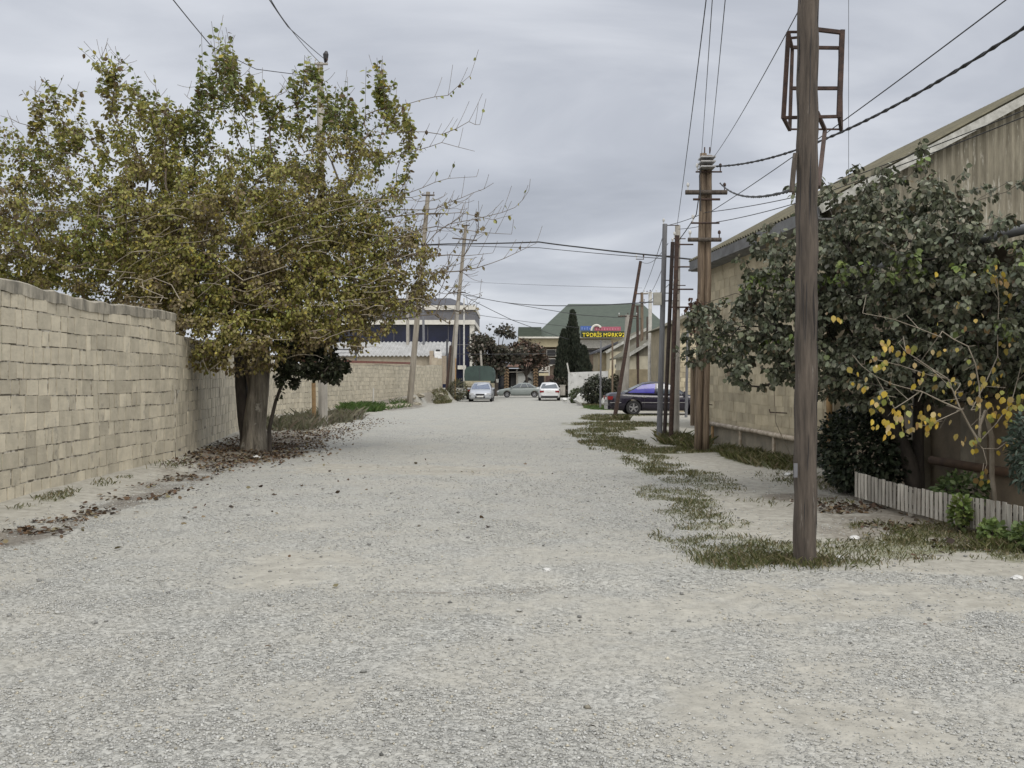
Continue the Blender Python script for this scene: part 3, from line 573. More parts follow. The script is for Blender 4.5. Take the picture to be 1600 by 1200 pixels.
ell = [(-7.3, 20.9, 3.1, .9, .8, .6, 2.4), (-9.3, 21.8, 3.8, 3.2, 1.0, 1.1, 2.6), (-11.0, 21.6, 5.0, 1.4, 1.2, 1.4, 1.2), (-2.6, 20.6, 3.9, 1.15, .9, 1.05, 2.6), (-6.1, 19.8, 2.05, .75, .6, .4, 2.4), (-5.4, 19.9, 2.1, .7, .5, .36, 3.0), (-2.9, 20.8, 4.9, 1.1, 1.0, .9, 1.2), (-4.6, 20.2, 2.75, 1.0, .8, .5, 2.0), (-6.5, 19.7, 2.3, .75, .7, .6, 2.0), (-6.2, 20.3, 4.3, 2.6, 1.0, 1.5, 2.2), (-5.0, 20.0, 2.6, 1.2, .8, .8, 2.5), (-3.6, 20.4, 2.9, 1.2, .9, .8, 1.8), (-6.4, 21.6, 4.9, 3.3, 2.9, 1.9, 1.3), (-3.9, 21.2, 5.8, 1.7, 2.2, 1.5, .55), (-9.6, 21.6, 5.3, 2.7, 2.6, 1.8, .55), (-4.4, 20.6, 3.5, 1.9, 1.6, 1.15, 1.5), (-6.75, 19.9, 3.05, 1.15, 1.3, 1.05, 1.9), (-6.35, 21.2, 7.7, .7, .9, 1.4, .8), (-9.0, 21.2, 7.0, 1.3, 1.4, 1.0, .5),
       (-4.4, 21.2, 7.2, 1.1, 1.2, 1.1, .6), (-7.7, 21.2, 6.6, 1.2, 1.5, 1.1, .7), (-2.7, 21.2, 7.0, .8, .9, .6, .6), (-5.6, 19.4, 2.5, .8, .7, .6, 2.0), (-10.8, 21.4, 6.2, 1.0, 1.4, 1.5, .4), (-3.1, 20.6, 3.7, .9, 1.0, .7, 1.2)]
coarse = in_ell(ell, 90, .2); med = in_ell(ell, 560, .3); fine = in_ell(ell, 3100, .35)
# shoots that stand straight up off the crown top
pos, par, hang = grow(tr, np.concatenate([coarse, med, fine]), B0 + (0, 0, 3))
leafy = hang[90:]
topn = np.where((pos[:, 2] > B0[2] + 4.4))[0]; shoots = []
env = lambda x: np.interp(x, [-11.5, -10.5, -9.4, -8.9, -8, -7.4, -6.9, -6.3, -5.7, -5.1, -4.4, -3.9, -3.4, -2.8, -2.2, -1.6, -1], [6.4, 7.6, 8.0, 8.9, 8.0, 7.5, 7.8, 9.15, 8.3, 7.6, 8.5, 7.8, 8.0, 8.6, 7.3, 7.0, 6.3])
tg = []
stands = np.array([-11.0, -10.2, -9.6, -9.05, -8.5, -7.9, -7.1, -6.6, -6.3, -6.0, -5.4, -4.6, -4.2, -3.6, -2.85, -2.3])
for i in range(300):
    xx = stands[rng.integers(len(stands))] + rng.normal(0, .12); zz = env(xx) - abs(rng.normal(0, .42)); tg.append((xx, 21.2 + rng.uniform(-1.4, 1.4), zz + (rng.uniform(.0, .35) if i % 3 == 0 else 0)))
tg = np.array(tg)
P0, PR, H0 = pos, par, hang
tot = [(pos[i], par[i]) for i in range(len(pos))]
# attach the shoots vertically below their tips
npos = list(pos); npar = list(par); sh = []
for t_ in tg:
    cnd = np.linalg.norm((pos - t_) * (2.2, 1.2, .8), axis=1) + 3 * np.maximum(0, pos[:, 2] - t_[2] + .5); i = int(np.argmin(cnd)); s_ = pos[i]; k = 5; prev = i; f0 = len(npos)
    for j in range(1, k + 1):
        u = j / k; q = s_ * (1 - u) + t_ * u; q[2] = s_[2] + (t_[2] - s_[2]) * u ** .8; q[:2] = s_[:2] + (t_[:2] - s_[:2]) * u ** 1.6; npos.append(q); npar.append(prev); prev = len(npos) - 1
    sh.append((f0, len(npos)))
# bare and thinly leaved branches reaching over the road
def branch(pts, start=None):
    pts = [P(*q) for q in pts]; i = int(np.argmin(np.linalg.norm(np.array(npos[:len(P0)]) - pts[0], axis=1))); prev = i; f0 = len(npos); pts = [np.array(npos[i])] + pts
    for a_, b_ in zip(pts[:-1], pts[1:]):
        L_ = np.linalg.norm(b_ - a_); k = max(2, int(L_ / .25))
        for j in range(1, k + 1): npos.append(a_ + (b_ - a_) * j / k + rng.normal(0, .012, 3)); npar.append(prev); prev = len(npos) - 1
    return (f0, len(npos))
D_ = 20.6
br = [branch([(600, 430, D_), (650, 395, D_), (700, 350, D_), (760, 338, D_), (805, 326, D_), (828, 300, D_)]), branch([(560, 350, D_), (640, 335, D_), (720, 333, D_), (770, 342, D_), (800, 335, D_)]),
      branch([(560, 440, D_), (650, 428, D_), (720, 424, D_), (770, 412, D_), (838, 380, D_)]), branch([(600, 375, D_), (680, 355, D_), (750, 362, D_), (798, 366, D_)]),
      branch([(560, 260, D_), (630, 240, D_), (690, 222, D_), (742, 235, D_)]), branch([(560, 215, D_), (640, 205, D_), (690, 210, D_), (735, 190, D_), (750, 196, D_)]), branch([(600, 175, D_), (660, 155, D_), (700, 148, D_), (735, 118, D_)]),
      branch([(560, 320, D_), (640, 300, D_), (700, 280, D_), (745, 245 + 30, D_)]), branch([(600, 330, D_), (680, 325, D_), (740, 300, D_), (772, 287, D_)]), branch([(600, 400, D_), (680, 400, D_), (770, 396, D_)]), branch([(560, 460, D_), (640, 470, D_), (700, 505, D_)]), branch([(560, 480, D_), (620, 500, D_), (680, 490, D_), (705, 500, D_)]),
      branch([(60, 200, D_), (30, 190, D_), (2, 182, D_)]), branch([(150, 320, D_), (70, 250, D_), (20, 195, D_)]), branch([(100, 330, D_), (40, 310, D_), (-5, 290, D_)]), branch([(90, 380, D_), (30, 360, D_), (-10, 330, D_)])]
nb = []
for (a_, b_) in br:
    for i in range(a_ + 2, b_):
        if rng.random() < .75:
            s_ = np.array(npos[i]); dr = np.array([rng.uniform(.1, .5) * (1 if s_[0] > -7 else -1), rng.normal(0, .2), rng.uniform(.1, .9)]); l = rng.uniform(.2, .75); prev = i; f0 = len(npos)
            for j in range(1, 4): npos.append(s_ + dr * l * j / 3 + np.array([0, 0, .08 * j * j / 9])); npar.append(prev); prev = len(npos) - 1
            nb.append((f0, len(npos)))
# more bare twigs between crown and open sky, right lower side and left
for i in range(420):
    reg = rng.random()
    t_ = P(rng.uniform(590, 760), rng.uniform(300, 490), 20.5 + rng.uniform(-1, 1)) if reg < .6 else (P(rng.uniform(-20, 70), rng.uniform(230, 400), 20.5 + rng.uniform(-1, 1)) if reg < .8 else P(rng.uniform(20, 600), rng.uniform(70, 160), 21))
    A_ = np.array(npos); 
    if reg >= .8: t_[2] = env(t_[0]) + rng.uniform(-.1, .5)
    i0 = int(np.argmin(np.linalg.norm(A_ - t_, axis=1) + 1.5 * (np.maximum(0, A_[:, 2] - t_[2]) + .6 * np.maximum(0, A_[:, 0] - t_[0]) * (reg < .6)) + (np.linalg.norm(A_ - t_, axis=1) < .35) * 2)); s_ = A_[i0]; prev = i0; f0 = len(npos)
    for j in range(1, 5): u = j / 4; q = s_ * (1 - u) + t_ * u; q[2] -= .15 * math.sin(math.pi * u) * np.linalg.norm(t_ - s_) * .6; npos.append(q); npar.append(prev); prev = len(npos) - 1
    nb.append((f0, len(npos)))
pos = np.array(npos); par = np.array(npar); r = radii(pos, par, .0042, 2.5, .17)
limb_mesh('branches', pos, par, r, M_twig, T, skip=3)
l1 = twig_leaves(pos, par, leafy, 37, droop=.75, out=.5, size=(.045, .092), spread=.15)
l2 = twig_leaves(pos, par, sh, 19, droop=.45, out=.8, size=(.085, .14), frac=(.05, .93), spread=.04)
l3 = twig_leaves(pos, par, br, 4.5, droop=.8, out=.3, size=(.07, .12), spread=.03)
l4 = twig_leaves(pos, par, nb, .4, droop=.9, out=.3, size=(.07, .12), spread=.02)
LP = np.concatenate([q[0] for q in (l1, l2, l3, l4)]); LA = np.concatenate([q[1] for q in (l1, l2, l3, l4)]); LS = np.concatenate([q[2] for q in (l1, l2, l3, l4)]); n = len(LP)
def tree_cols(p_):
    n = len(p_); zone = fbm(p_[:, 0] * 1.0 + p_[:, 1] * .6, p_[:, 2] * 1.2 + p_[:, 1] * .5, .9, 3, 300); hgt = (p_[:, 2] - 2) / 6
    green = np.clip(.72 * hgt + 1.3 * (zone - .5) + .13 + rng.normal(0, .17, n), 0, 1)
    pal = np.array([(.175, .14, .078), (.23, .19, .085), (.265, .245, .07), (.245, .255, .06), (.14, .17, .05)])
    u = green * 4; i = np.minimum(u.astype(int), 3); fr = (u - i)[:, None]; c = pal[i] * (1 - fr) + pal[i + 1] * fr
    br_ = rng.random(n) < .07; c[br_] = (.36, .30, .06); br_ = rng.random(n) < .12; c[br_] = (.14, .10, .055)
    return np.clip(c * rng.uniform(.75, 1.25, (n, 1)), 0, 1)
leaves('foliage', LP, LA, up_normals(n, .55), LS, tree_cols(LP), M_leaf, T)
# long pale twigs trailing out of the crown towards the road
mb = MB()
for i in range(110):
    c = P(rng.uniform(150, 660), rng.uniform(300, 560), rng.uniform(19.0, 19.8)); a_ = rng.uniform(-.3, .8) + (math.pi if c[0] < -6.5 or rng.random() < .25 else 0); l_ = rng.uniform(.35, 1.1); cv_ = rng.uniform(-.3, .35)
    dx_ = np.array([math.cos(a_), rng.uniform(-.5, .3), math.sin(a_) * .6]); pts = [c + dx_ * l_ * (u - .5) + np.array([0, 0, cv_ * l_ * (u - .5) ** 2 * 2]) + rng.normal(0, .008, 3) for u in np.linspace(0, 1, 7)]; mb.tube(pts, [.008, .0075, .007, .006, .005, .004, .003], 4)
mb.build('branches', M_paletwig, T)
# pale vines looping out over the wall top
mb = MB()
for pts in ([(225, 455, 18.4), (222, 440, 18.5), (240, 434, 18.5), (268, 445, 18.4), (282, 470, 18.2)], [(218, 447, 18.4), (235, 455, 18.4), (255, 463, 18.3), (250, 472, 18.2)], [(316, 545, 19.5), (318, 565, 19.4), (325, 580, 19.3), (345, 565, 19.4)], [(350, 415, 18.5), (380, 438, 18.3), (420, 425, 18.2), (450, 415, 18.2)]):
    mb.tube([P(*q) for q in pts], .008, 5)
mb.build('dry_vine', M_paletwig, T)

def tree(name, label, base, tr, ell, nt, per, size, pal, w=None, mt=None, bark=None, tip=.003, droop=.5, group=None, tmpl=LEAF, rmax=.1, shell=.35, ns=5, pen=.25, org=None, colf=None, extra=None, cat='tree'):
    T = thing(name, label, cat, base, group); base = np.array(base)
    tgs = [in_ell(ell, max(3, nt // 20), .2), in_ell(ell, nt // 4, .3), in_ell(ell, nt, shell)]
    if extra is not None: tgs.append(np.array(extra))
    pos, par, hang = grow([(base + np.array(a), b) for a, b in tr], np.concatenate(tgs), base + np.array([0, 0, .5]), pen=pen)
    r = radii(pos, par, tip, 2.4, rmax); k = len(tr)
    for i in range(k - 1, -1, -1): r[i] = max(r[i], rmax * (1 - .5 * i / k))
    limb_mesh('trunk', pos[:k], par[:k], r[:k], bark or M_darkbark, T, ns=10); limb_mesh('branches', pos, par, r, bark or M_darkbark, T, skip=k, ns=ns)
    p_, a_, s_ = twig_leaves(pos, par, hang[len(tgs[0]):], per, droop=droop, size=size, spread=.06); n = len(p_)
    leaves('foliage', p_, a_, up_normals(n), s_, colf(p_) if colf else pick(pal, n, .25, w), mt or M_leaf, T, tmpl=tmpl)
    return T
# small dark tree beside it
b = G(422, 697, 21.0)
tree('small_tree', 'small thin-stemmed tree with dense very dark leaves just right of the big trunk', b, [((0, 0, -.1), -1), ((-.02, 0, .5), 0), ((.12, 0, 1.1), 1), ((.3, 0, 1.6), 2)],
     [(-4.35, 20.6, 1.95, .80, .7, .36), (-3.85, 20.6, 1.8, .38, .45, .34), (-4.9, 20.7, 1.6, .35, .4, .22, .6), (-4.5, 20.7, 2.35, .7, .7, .3)], 330, 17, (.06, .10), [(.022, .028, .014), (.035, .042, .02), (.05, .05, .03)], mt=M_dull, rmax=.05)

# --- the broad leafy tree on the right
b = np.array([5.45, 12.9, 0.0])
def right_cols(p_):
    n = len(p_); c = pick([(.09, .10, .062), (.13, .142, .09), (.062, .07, .044), (.20, .205, .15), (.12, .095, .055)], n, .28, [4, 4, 3, 2.2, .7]); z = fbm(p_[:, 0] * 2 + p_[:, 1], p_[:, 2] * 2, 1.2, 3, 411) > .66
    k = z & (rng.random(n) < .5); c[k] = pick([(.14, .19, .05), (.12, .15, .05)], int(k.sum())); return c
ellr = [(5.0, 12.5, 2.95, 1.05, 1.5, 1.25, 1.4), (5.35, 11.2, 2.5, .6, 1.5, 1.1, 1.4), (4.05, 13.3, 2.95, .95, 1.0, .85), (3.25, 13.9, 2.3, .8, .8, .55), (2.75, 14.2, 2.15, .4, .5, .35), (4.2, 12.8, 1.85, .9, 1.0, .5, 1.2), (5.15, 12.0, 1.75, .8, 1.2, .5, 1.3), (4.55, 12.8, 3.85, .38, .5, .45), (3.6, 13.6, 3.4, .45, .5, .4), (5.4, 12.6, 4.0, .12, .2, .6), (3.4, 13.3, 1.75, .45, .6, .35, 1.2), (4.6, 12.3, 1.6, .75, .8, .45, 1.4), (3.75, 13.2, 2.4, .8, .8, .6, 1.2), (5.5, 11.3, 1.75, .5, .9, .5, 1.2)]
tree('leafy_tree', 'broad dark green leafy tree spreading over the picket edging beside the right house', b,
     [((0, 0, -.1), -1), ((-.12, -.05, .45), 0), ((-.3, -.05, .85), 1), ((-.55, 0, 1.5), 2), ((-.35, -.1, 1.7), 2), ((-1.3, .3, 2.2), 3), ((-.2, -1.0, 2.3), 4), ((0.05, .1, .5), 0), ((.05, .1, 1.2), 7), ((.0, -.2, 2.2), 8)],
     ellr, 1500, 19, (.05, .098), None, mt=M_dull, rmax=.115, colf=right_cols, bark=M_darkbark, droop=.75, extra=[(5.0 + a_ * .35 + rng.normal(0, .05), 12.4 + rng.normal(0, .5), z_) for a_ in range(-4, 5) for z_ in (4.0, 4.15, 4.3 - .05 * abs(a_), 4.45 - .1 * abs(a_))] + [(4.5, 12.7, 4.35), (4.6, 12.7, 4.45), (5.35, 12.6, 4.75), (5.4, 12.6, 4.6), (5.38, 12.6, 4.4)])
# --- sapling with yellow leaves
b = np.array([5.5, 10.9, 0.0])
T2 = thing('yellow_sapling', 'thin bare-branched sapling with sparse bright yellow leaves in front of the dark green tree', 'tree', b)
npos = [b, b + (-.1, -.1, .5), b + (-.2, -.3, .95), b + (-.35, -.45, 1.25)]; npar = [-1, 0, 1, 2]
P0 = npos; DD = 10.3
brs = [branch(q) for q in ([(1530, 690, DD), (1500, 640, DD), (1440, 612, DD), (1390, 600, DD), (1345, 572, DD)], [(1530, 680, DD), (1530, 600, DD), (1510, 540, DD), (1470, 520, DD)], [(1535, 690, DD), (1580, 630, DD), (1600, 560, DD), (1610, 500, DD)], [(1520, 640, DD), (1560, 560, DD), (1560, 470, DD), (1550, 420, DD)],
        [(1500, 640, DD), (1480, 590, DD), (1430, 560, DD), (1400, 535, DD)], [(1440, 612, DD), (1400, 640, DD), (1370, 590, DD)], [(1540, 700, DD), (1535, 750, DD - .3)], [(1500, 640, DD), (1460, 660, DD), (1440, 665, DD)], [(1560, 700, DD), (1600, 680, DD), (1640, 660, DD)], [(1470, 530, DD), (1400, 500, DD), (1350, 490, DD)], [(1500, 600, DD), (1450, 585, DD), (1360, 560, DD)])]
nn_ = []
for (a_, b_) in brs:
    for i in range(a_ + 2, b_, 1):
        if rng.random() < .8:
            s_ = np.array(npos[i]); dr = rng.normal(0, 1, 3); l = rng.uniform(.12, .4); prev = i; f0 = len(npos)
            for j in (1, 2): npos.append(s_ + dr * l * j / 2 * .5); npar.append(prev); prev = len(npos) - 1
            nn_.append((f0, len(npos)))
pos = np.array(npos); par = np.array(npar); r = np.maximum(radii(pos, par, .003, 2.2, .03), .003)
limb_mesh('trunk', pos[:4], par[:4], np.array([.035, .03, .027, .022]), M_paletwig, T2, ns=8); limb_mesh('branches', pos, par, r, M_paletwig, T2, skip=4)
P_, A_ = [], []
for (a, bb, dd, n, s_) in ((1405, 660, 10.2, 17, 22), (1450, 655, 10.2, 24, 18), (1380, 625, 10.2, 12, 18), (1560, 640, 10.1, 24, 26), (1585, 625, 10.1, 10, 16), (1420, 545, 10.4, 8, 10), (1555, 430, 10.5, 14, 14), (1575, 455, 10.5, 7, 8), (1385, 540, 10.4, 7, 9), (1520, 690, 10.0, 9, 14), (1535, 740, 9.9, 5, 12), (1340, 590, 10.3, 6, 14), (1590, 540, 10.3, 6, 14), (1500, 605, 10.3, 9, 22), (1450, 590, 10.3, 6, 16), (1540, 590, 10.3, 8, 22), (1310, 500, 10.4, 4, 8), (1375, 565, 10.4, 9, 10), (1460, 610, 10.4, 18, 80), (1550, 520, 10.4, 16, 55), (1480, 470, 10.5, 6, 60), (1570, 690, 10.1, 7, 22)):
    for k in range(int(n * 1.35)): P_.append(P(a + rng.normal(0, s_ * .75), bb + rng.normal(0, s_ * .6), dd + rng.normal(0, .15))); A_.append((rng.normal(0, .35), rng.normal(0, .3), -1))
P_ = np.array(P_); n = len(P_); nr = rng.normal(0, .5, (n, 3)); nr[:, 1] -= 1
leaves('foliage', P_, np.array(A_), nr, rng.uniform(.045, .088, n), pick([(.50, .36, .06), (.44, .34, .09), (.28, .29, .07), (.48, .38, .18), (.30, .20, .08)], n, .25, [4, 3, 2.5, 1.5, 1]), M_leaf, T2)
# --- shrubs and plants on the right
def shrub(name, label, c, r, n, size, pal, w=None, mt=None, stems=6, tmpl=LEAF, droop=.2, group=None, cat='shrub', bark=None, shell=.55):
    c = np.array(c, float); g0 = float(gz(c[0], c[1])); T = thing(name, label, cat, (c[0], c[1], g0), group)
    d = rng.normal(size=(n, 3)); d /= np.linalg.norm(d, axis=1, keepdims=True); rr = rng.uniform(shell ** 3, 1, n) ** (1 / 3) * (.72 + .5 * fbm(np.arctan2(d[:, 1], d[:, 0]) * 2.2 + 20, d[:, 2] * 2.2 + 20, 1, 3, int(c[0] * 31 + c[1]) & 255))
    p_ = c + d * rr[:, None] * np.array(r); k = p_[:, 2] > g0 + .02; p_ = p_[k]; d = d[k]; m = len(p_)
    ax = d * .8 + rng.normal(0, .5, (m, 3)) + np.array([0, 0, -droop]); nr = d * .6 + rng.normal(0, .4, (m, 3)) + np.array([0, 0, .8])
    leaves('foliage', p_, ax, nr, rng.uniform(size[0], size[1], m), pick(pal, m, .28, w), mt or M_dull, T, tmpl=tmpl)
    mb = MB()
    for i in range(stems):
        a_ = rng.uniform(0, 6.28); q = c + np.array([math.cos(a_) * r[0] * .55, math.sin(a_) * r[1] * .55, r[2] * rng.uniform(.1, .7)]); s0 = np.array([c[0] + math.cos(a_) * .06, c[1] + math.sin(a_) * .06, g0 - .03]); mb.tube([s0, (s0 + q) / 2 + rng.normal(0, .04, 3) * r[0], q], [.016 * max(1, r[0]), .012 * max(1, r[0]), .006], 5)
    mb.build('stems', bark or M_darkbark, T, smooth=True); return T
shrub('dark_bush', 'dense blackish green bush filling the near end of the picket edging', (4.85, 13.3, .62), (.62, .75, .62), 5200, (.05, .085), [(.016, .024, .013), (.028, .038, .02), (.045, .055, .032)], stems=9)
shrub('grey_green_shrub', 'blue-green narrow-leaved shrub behind the picket edging at the right edge', (5.12, 9.3, .92), (.30, .4, .42), 1700, (.05, .09), [(.07, .10, .075), (.10, .13, .10), (.05, .07, .05)], tmpl=NARROW)
shrub('garden_plant', 'low green plant peeping over the top of the picket edging below the gas pipe', (5.15, 11.0, .30), (.32, .3, .22), 700, (.05, .08), [(.10, .14, .05), (.07, .10, .04)], stems=4, cat='plant', mt=M_leaf)
shrub('garden_plant', 'bright green weed growing through the middle of the picket edging', (4.60, 9.85, .24), (.10, .12, .16), 240, (.045, .07), [(.17, .21, .06), (.13, .18, .05)], stems=3, cat='plant', mt=M_leaf)
shrub('garden_plant', 'small light green plant at the foot of the picket edging, left of the bigger one', (4.62, 9.25, .12), (.12, .13, .11), 240, (.045, .07), [(.15, .20, .06), (.11, .16, .05)], stems=3, cat='plant', mt=M_leaf)
shrub('garden_plant', 'leafy light green plant in front of the picket edging at the right edge', (4.78, 8.85, .14), (.17, .2, .13), 380, (.045, .075), [(.14, .19, .06), (.10, .15, .05)], stems=3, cat='plant', mt=M_leaf)

# ------------------------------------------------------------------ picket edging
A0 = np.array([4.46, 12.5]); A1 = np.array([4.72, 9.9]); A2 = np.array([4.95, 7.2])
Fz = thing('picket_edging', 'low edging of narrow weathered whitish slats in front of the right garden', 'fence', (A0[0], A0[1], .04))
mb = MB(); 
for (p0, p1) in ((A0, A1), (A1, A2)):
    Lf = np.linalg.norm(p1 - p0); e_ = (p1 - p0) / Lf; k = int(Lf / .092)
    for i in range(k):
        q = p0 + e_ * (i + .5) * .092; zb = .05 + float(gz(*q)); hh_ = .33 + random.uniform(-.008, .008) + .03 * math.sin(q[1]); tl = random.uniform(-.012, .012)
        ex = np.array([e_[0], e_[1], 0]) * .030 * random.uniform(.85, 1.1); ey = np.array([-e_[1], e_[0], 0]) * .005; tp = np.array([e_[0] * tl, e_[1] * tl, 0]); bq = np.array([q[0], q[1], zb]); tq = bq + tp + (0, 0, hh_)
        mb.hexa([bq - ex - ey, bq + ex - ey, bq + ex + ey, bq - ex + ey, tq - ex - ey, tq + ex - ey, tq + ex + ey, tq - ex + ey], tint=random.uniform(.72, 1.15))
mb.build('slat_panel', M_slat, Fz, tint=True)
mb = MB()
for (p0, p1) in ((A0, A1), (A1, A2)):
    for z in (.12, .30): mb.bar((p0[0] + .03, p0[1], z), (p1[0] + .03, p1[1], z), .03, .035)
mb.build('rail', M_darkbark, Fz)
for u in (.02, .5, .98):
    for (p0, p1) in ((A0, A1), (A1, A2)):
        q = p0 + (p1 - p0) * u; m2 = MB(); m2.box((q[0] + .06, q[1], .12), (.045, .045, .4)); m2.build('post', M_slat, Fz, tint=True)

# ------------------------------------------------------------------ the right-hand house
C = np.array([5.65, 16.86]); E = np.array([-.088, 1]); E /= np.linalg.norm(E); Gv = np.array([1, .088]); Gv /= np.linalg.norm(Gv)
def B(u, w, z): q = C + E * u + Gv * w; return np.array([q[0], q[1], z])
TAN = .535; ZE = 4.72; LEN = 7.75; HALF = 5.2
H = thing('stone_house', 'yellowish block house with mossy corrugated roof and gable on the right of the road', 'house', (C[0], C[1], 0))
def wl(name, mt, a, b, z0, z1, th, side=1, **k):
    mb = MB(); block_wall(mb, a, b, lambda u: z0, lambda u: z1, th, side=side, **k); return mb.build(name, mt, H, tint=True)
c0 = B(0, 0, 0); c1 = B(LEN, 0, 0); c2 = B(LEN, 10.2, 0); c3 = B(0, 10.2, 0)
wl('wall', [M_plaster, M_plaster], c0[:2], c1[:2], .42, 4.62, .3, side=-1, row=.21, lens=(.39, .4), gap=.011, jit=.004, tintr=(.80, 1.08))
mb = MB(); mb.hexa([B(-.01, -.03, -.2), B(-.01, .25, -.2), B(LEN, .25, -.2), B(LEN, -.03, -.2), B(-.01, -.03, .42), B(-.01, .25, .42), B(LEN, .25, .42), B(LEN, -.03, .42)]); mb.build('plinth', M_base, H)
# gable ends: walls up to the eave, corrugated sheets above on the near one
for u0, u1 in ((0.0, .25), (LEN - .25, LEN)):
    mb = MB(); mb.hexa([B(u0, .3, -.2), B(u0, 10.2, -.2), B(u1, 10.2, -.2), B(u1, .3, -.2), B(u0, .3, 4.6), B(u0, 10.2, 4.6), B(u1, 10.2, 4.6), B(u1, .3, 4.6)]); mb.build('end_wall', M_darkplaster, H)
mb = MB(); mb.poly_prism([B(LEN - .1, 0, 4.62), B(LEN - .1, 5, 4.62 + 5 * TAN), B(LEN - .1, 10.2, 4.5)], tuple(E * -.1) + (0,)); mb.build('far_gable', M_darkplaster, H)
mb = MB(); gf = lambda w_: max(.02, (4.78 + TAN * min(w_, 10.0 - w_)) - 3.2)
mb.sheet(B(-.06, .0, 3.2), (Gv[0], Gv[1], 0), (0, 0, 1), 10.0, gf, per=.16, amp=.022); mb.build('corrugated_gable', M_asb, H)
# roof sheets (rippled slope towards the road), built 12 cm thick with a wavy eave edge
su = np.array([Gv[0], Gv[1], TAN]); su /= np.linalg.norm(su); Ls = 5.35 * math.sqrt(1 + TAN * TAN)
mb = MB(); o0 = B(-.25, -.38, ZE - .38 * TAN + .10); mb.sheet(o0, (E[0], E[1], 0), su, LEN + .5, Ls, per=.16, amp=.028, thick=.02)
sd_ = np.array([Gv[0], Gv[1], -TAN]); sd_ /= np.linalg.norm(sd_); o1 = o0 + su * Ls; mb.sheet(o1, (E[0], E[1], 0), sd_, LEN + .5, Ls, per=.16, amp=.028, thick=.02); mb.build('roof', M_asbroof, H)
mb = MB(); a_ = B(-.22, -.36, ZE - .36 * TAN - .02); b_ = B(LEN + .22, -.36, ZE - .36 * TAN - .02)
mb.bar(a_, b_, .03, .20); mb.bar(a_ + (.0, 0, -.11), b_ + (0, 0, -.11), .09, .05)
mb.hexa([B(-.2, -.34, ZE - .36), B(LEN + .2, -.34, ZE - .36), B(LEN + .2, .02, ZE - .36), B(-.2, .02, ZE - .36), B(-.2, -.34, ZE - .33), B(LEN + .2, -.34, ZE - .33), B(LEN + .2, .02, ZE - .33), B(-.2, .02, ZE - .33)]); mb.build('fascia', M_fascia, H)
mb = MB(); v0 = B(-.27, -.36, ZE - .36 * TAN - .0); v1 = B(-.27, 5.0, ZE + 5.0 * TAN - .0); mb.bar(v0, v1, .04, .15); mb.bar(v1, B(-.27, 10.3, ZE - .3 * TAN), .04, .15); mb.build('verge_board', M_verge, H)
# gas pipe on brackets along both walls
mb = MB(); mb.tube([B(LEN, -.12, .50), B(3, -.12, .47), B(.3, -.12, .44)], .055, 10); mb.build('gas_pipe', M_pipe, H, smooth=True)
for u in (.6, 2.6, 4.7, 6.8):
    mb = MB(); mb.tube([B(u, -.12, -.1), B(u, -.12, .44)], .035, 8); mb.build('pipe_support', M_ochre if u > 6 else M_pipe, H)
mb = MB(); mb.tube([B(-.05, -.1, -.1), B(-.05, -.1, 1.9), B(-.05, -.1, 2.9)], .055, 10); mb.build('corner_pipe', M_ochre, H, smooth=True)
for i, (u, z) in enumerate(((7.2, .95), (2.2, .92))):
    mb = MB(); mb.tube([B(u, 0, z), B(u, -.35, z + .02), B(u, -.36, z + .08)], .012, 5); mb.build('wall_hook', M_rust, H)
# annex nearer the camera
Hx = thing('brown_annex', 'dark brown rendered low annex in the shade behind the broad leafy tree', 'house', (6.0, 12, 0))
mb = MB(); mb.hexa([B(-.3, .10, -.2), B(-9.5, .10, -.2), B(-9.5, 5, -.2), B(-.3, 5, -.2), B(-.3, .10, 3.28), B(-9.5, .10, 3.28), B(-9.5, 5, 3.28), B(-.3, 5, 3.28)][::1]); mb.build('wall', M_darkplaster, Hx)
for u in (-2.9, -4.3, -6.6):
    mb = MB(); mb.box(tuple(B(u, .03, 1.5)), (.18, .34, 3.5), math.atan2(E[1], E[0]) - math.pi / 2); mb.build('pilaster', M_base, Hx)
for u in (-3.6, -5.6):
    f_ = MB(); f_.box(tuple(B(u, .08, 1.95)), (.06, .95, 1.2), math.atan2(E[1], E[0]) - math.pi / 2); wo = f_.build('window', M_verge, Hx)
    g_ = MB(); g_.box(tuple(B(u, .042, 1.95)), (.02, .82, 1.06), math.atan2(E[1], E[0]) - math.pi / 2); g_.build('pane', M_glass, wo)
mb = MB(); mb.tube([B(-3.4, -.06, .46), B(-9, -.06, .46)], .06, 10); mb.build('gas_pipe', mat('brown_pipe', (.16, .095, .05), (.1, .06, .035)), Hx, smooth=True)
sx = np.array([Gv[0], Gv[1], .22]); sx /= np.linalg.norm(sx); mb = MB(); mb.sheet(B(-9.5, -.25, 3.40), (E[0], E[1], 0), sx, 9.2, 3.0, per=.16, amp=.028, thick=.02); mb.build('roof', M_asbroof, Hx)
mb = MB(); mb.tube([B(-.6, -.32, 3.32), B(-9.4, -.32, 3.30)], .06, 8); mb.build('gutter', M_fascia, Hx, smooth=True)

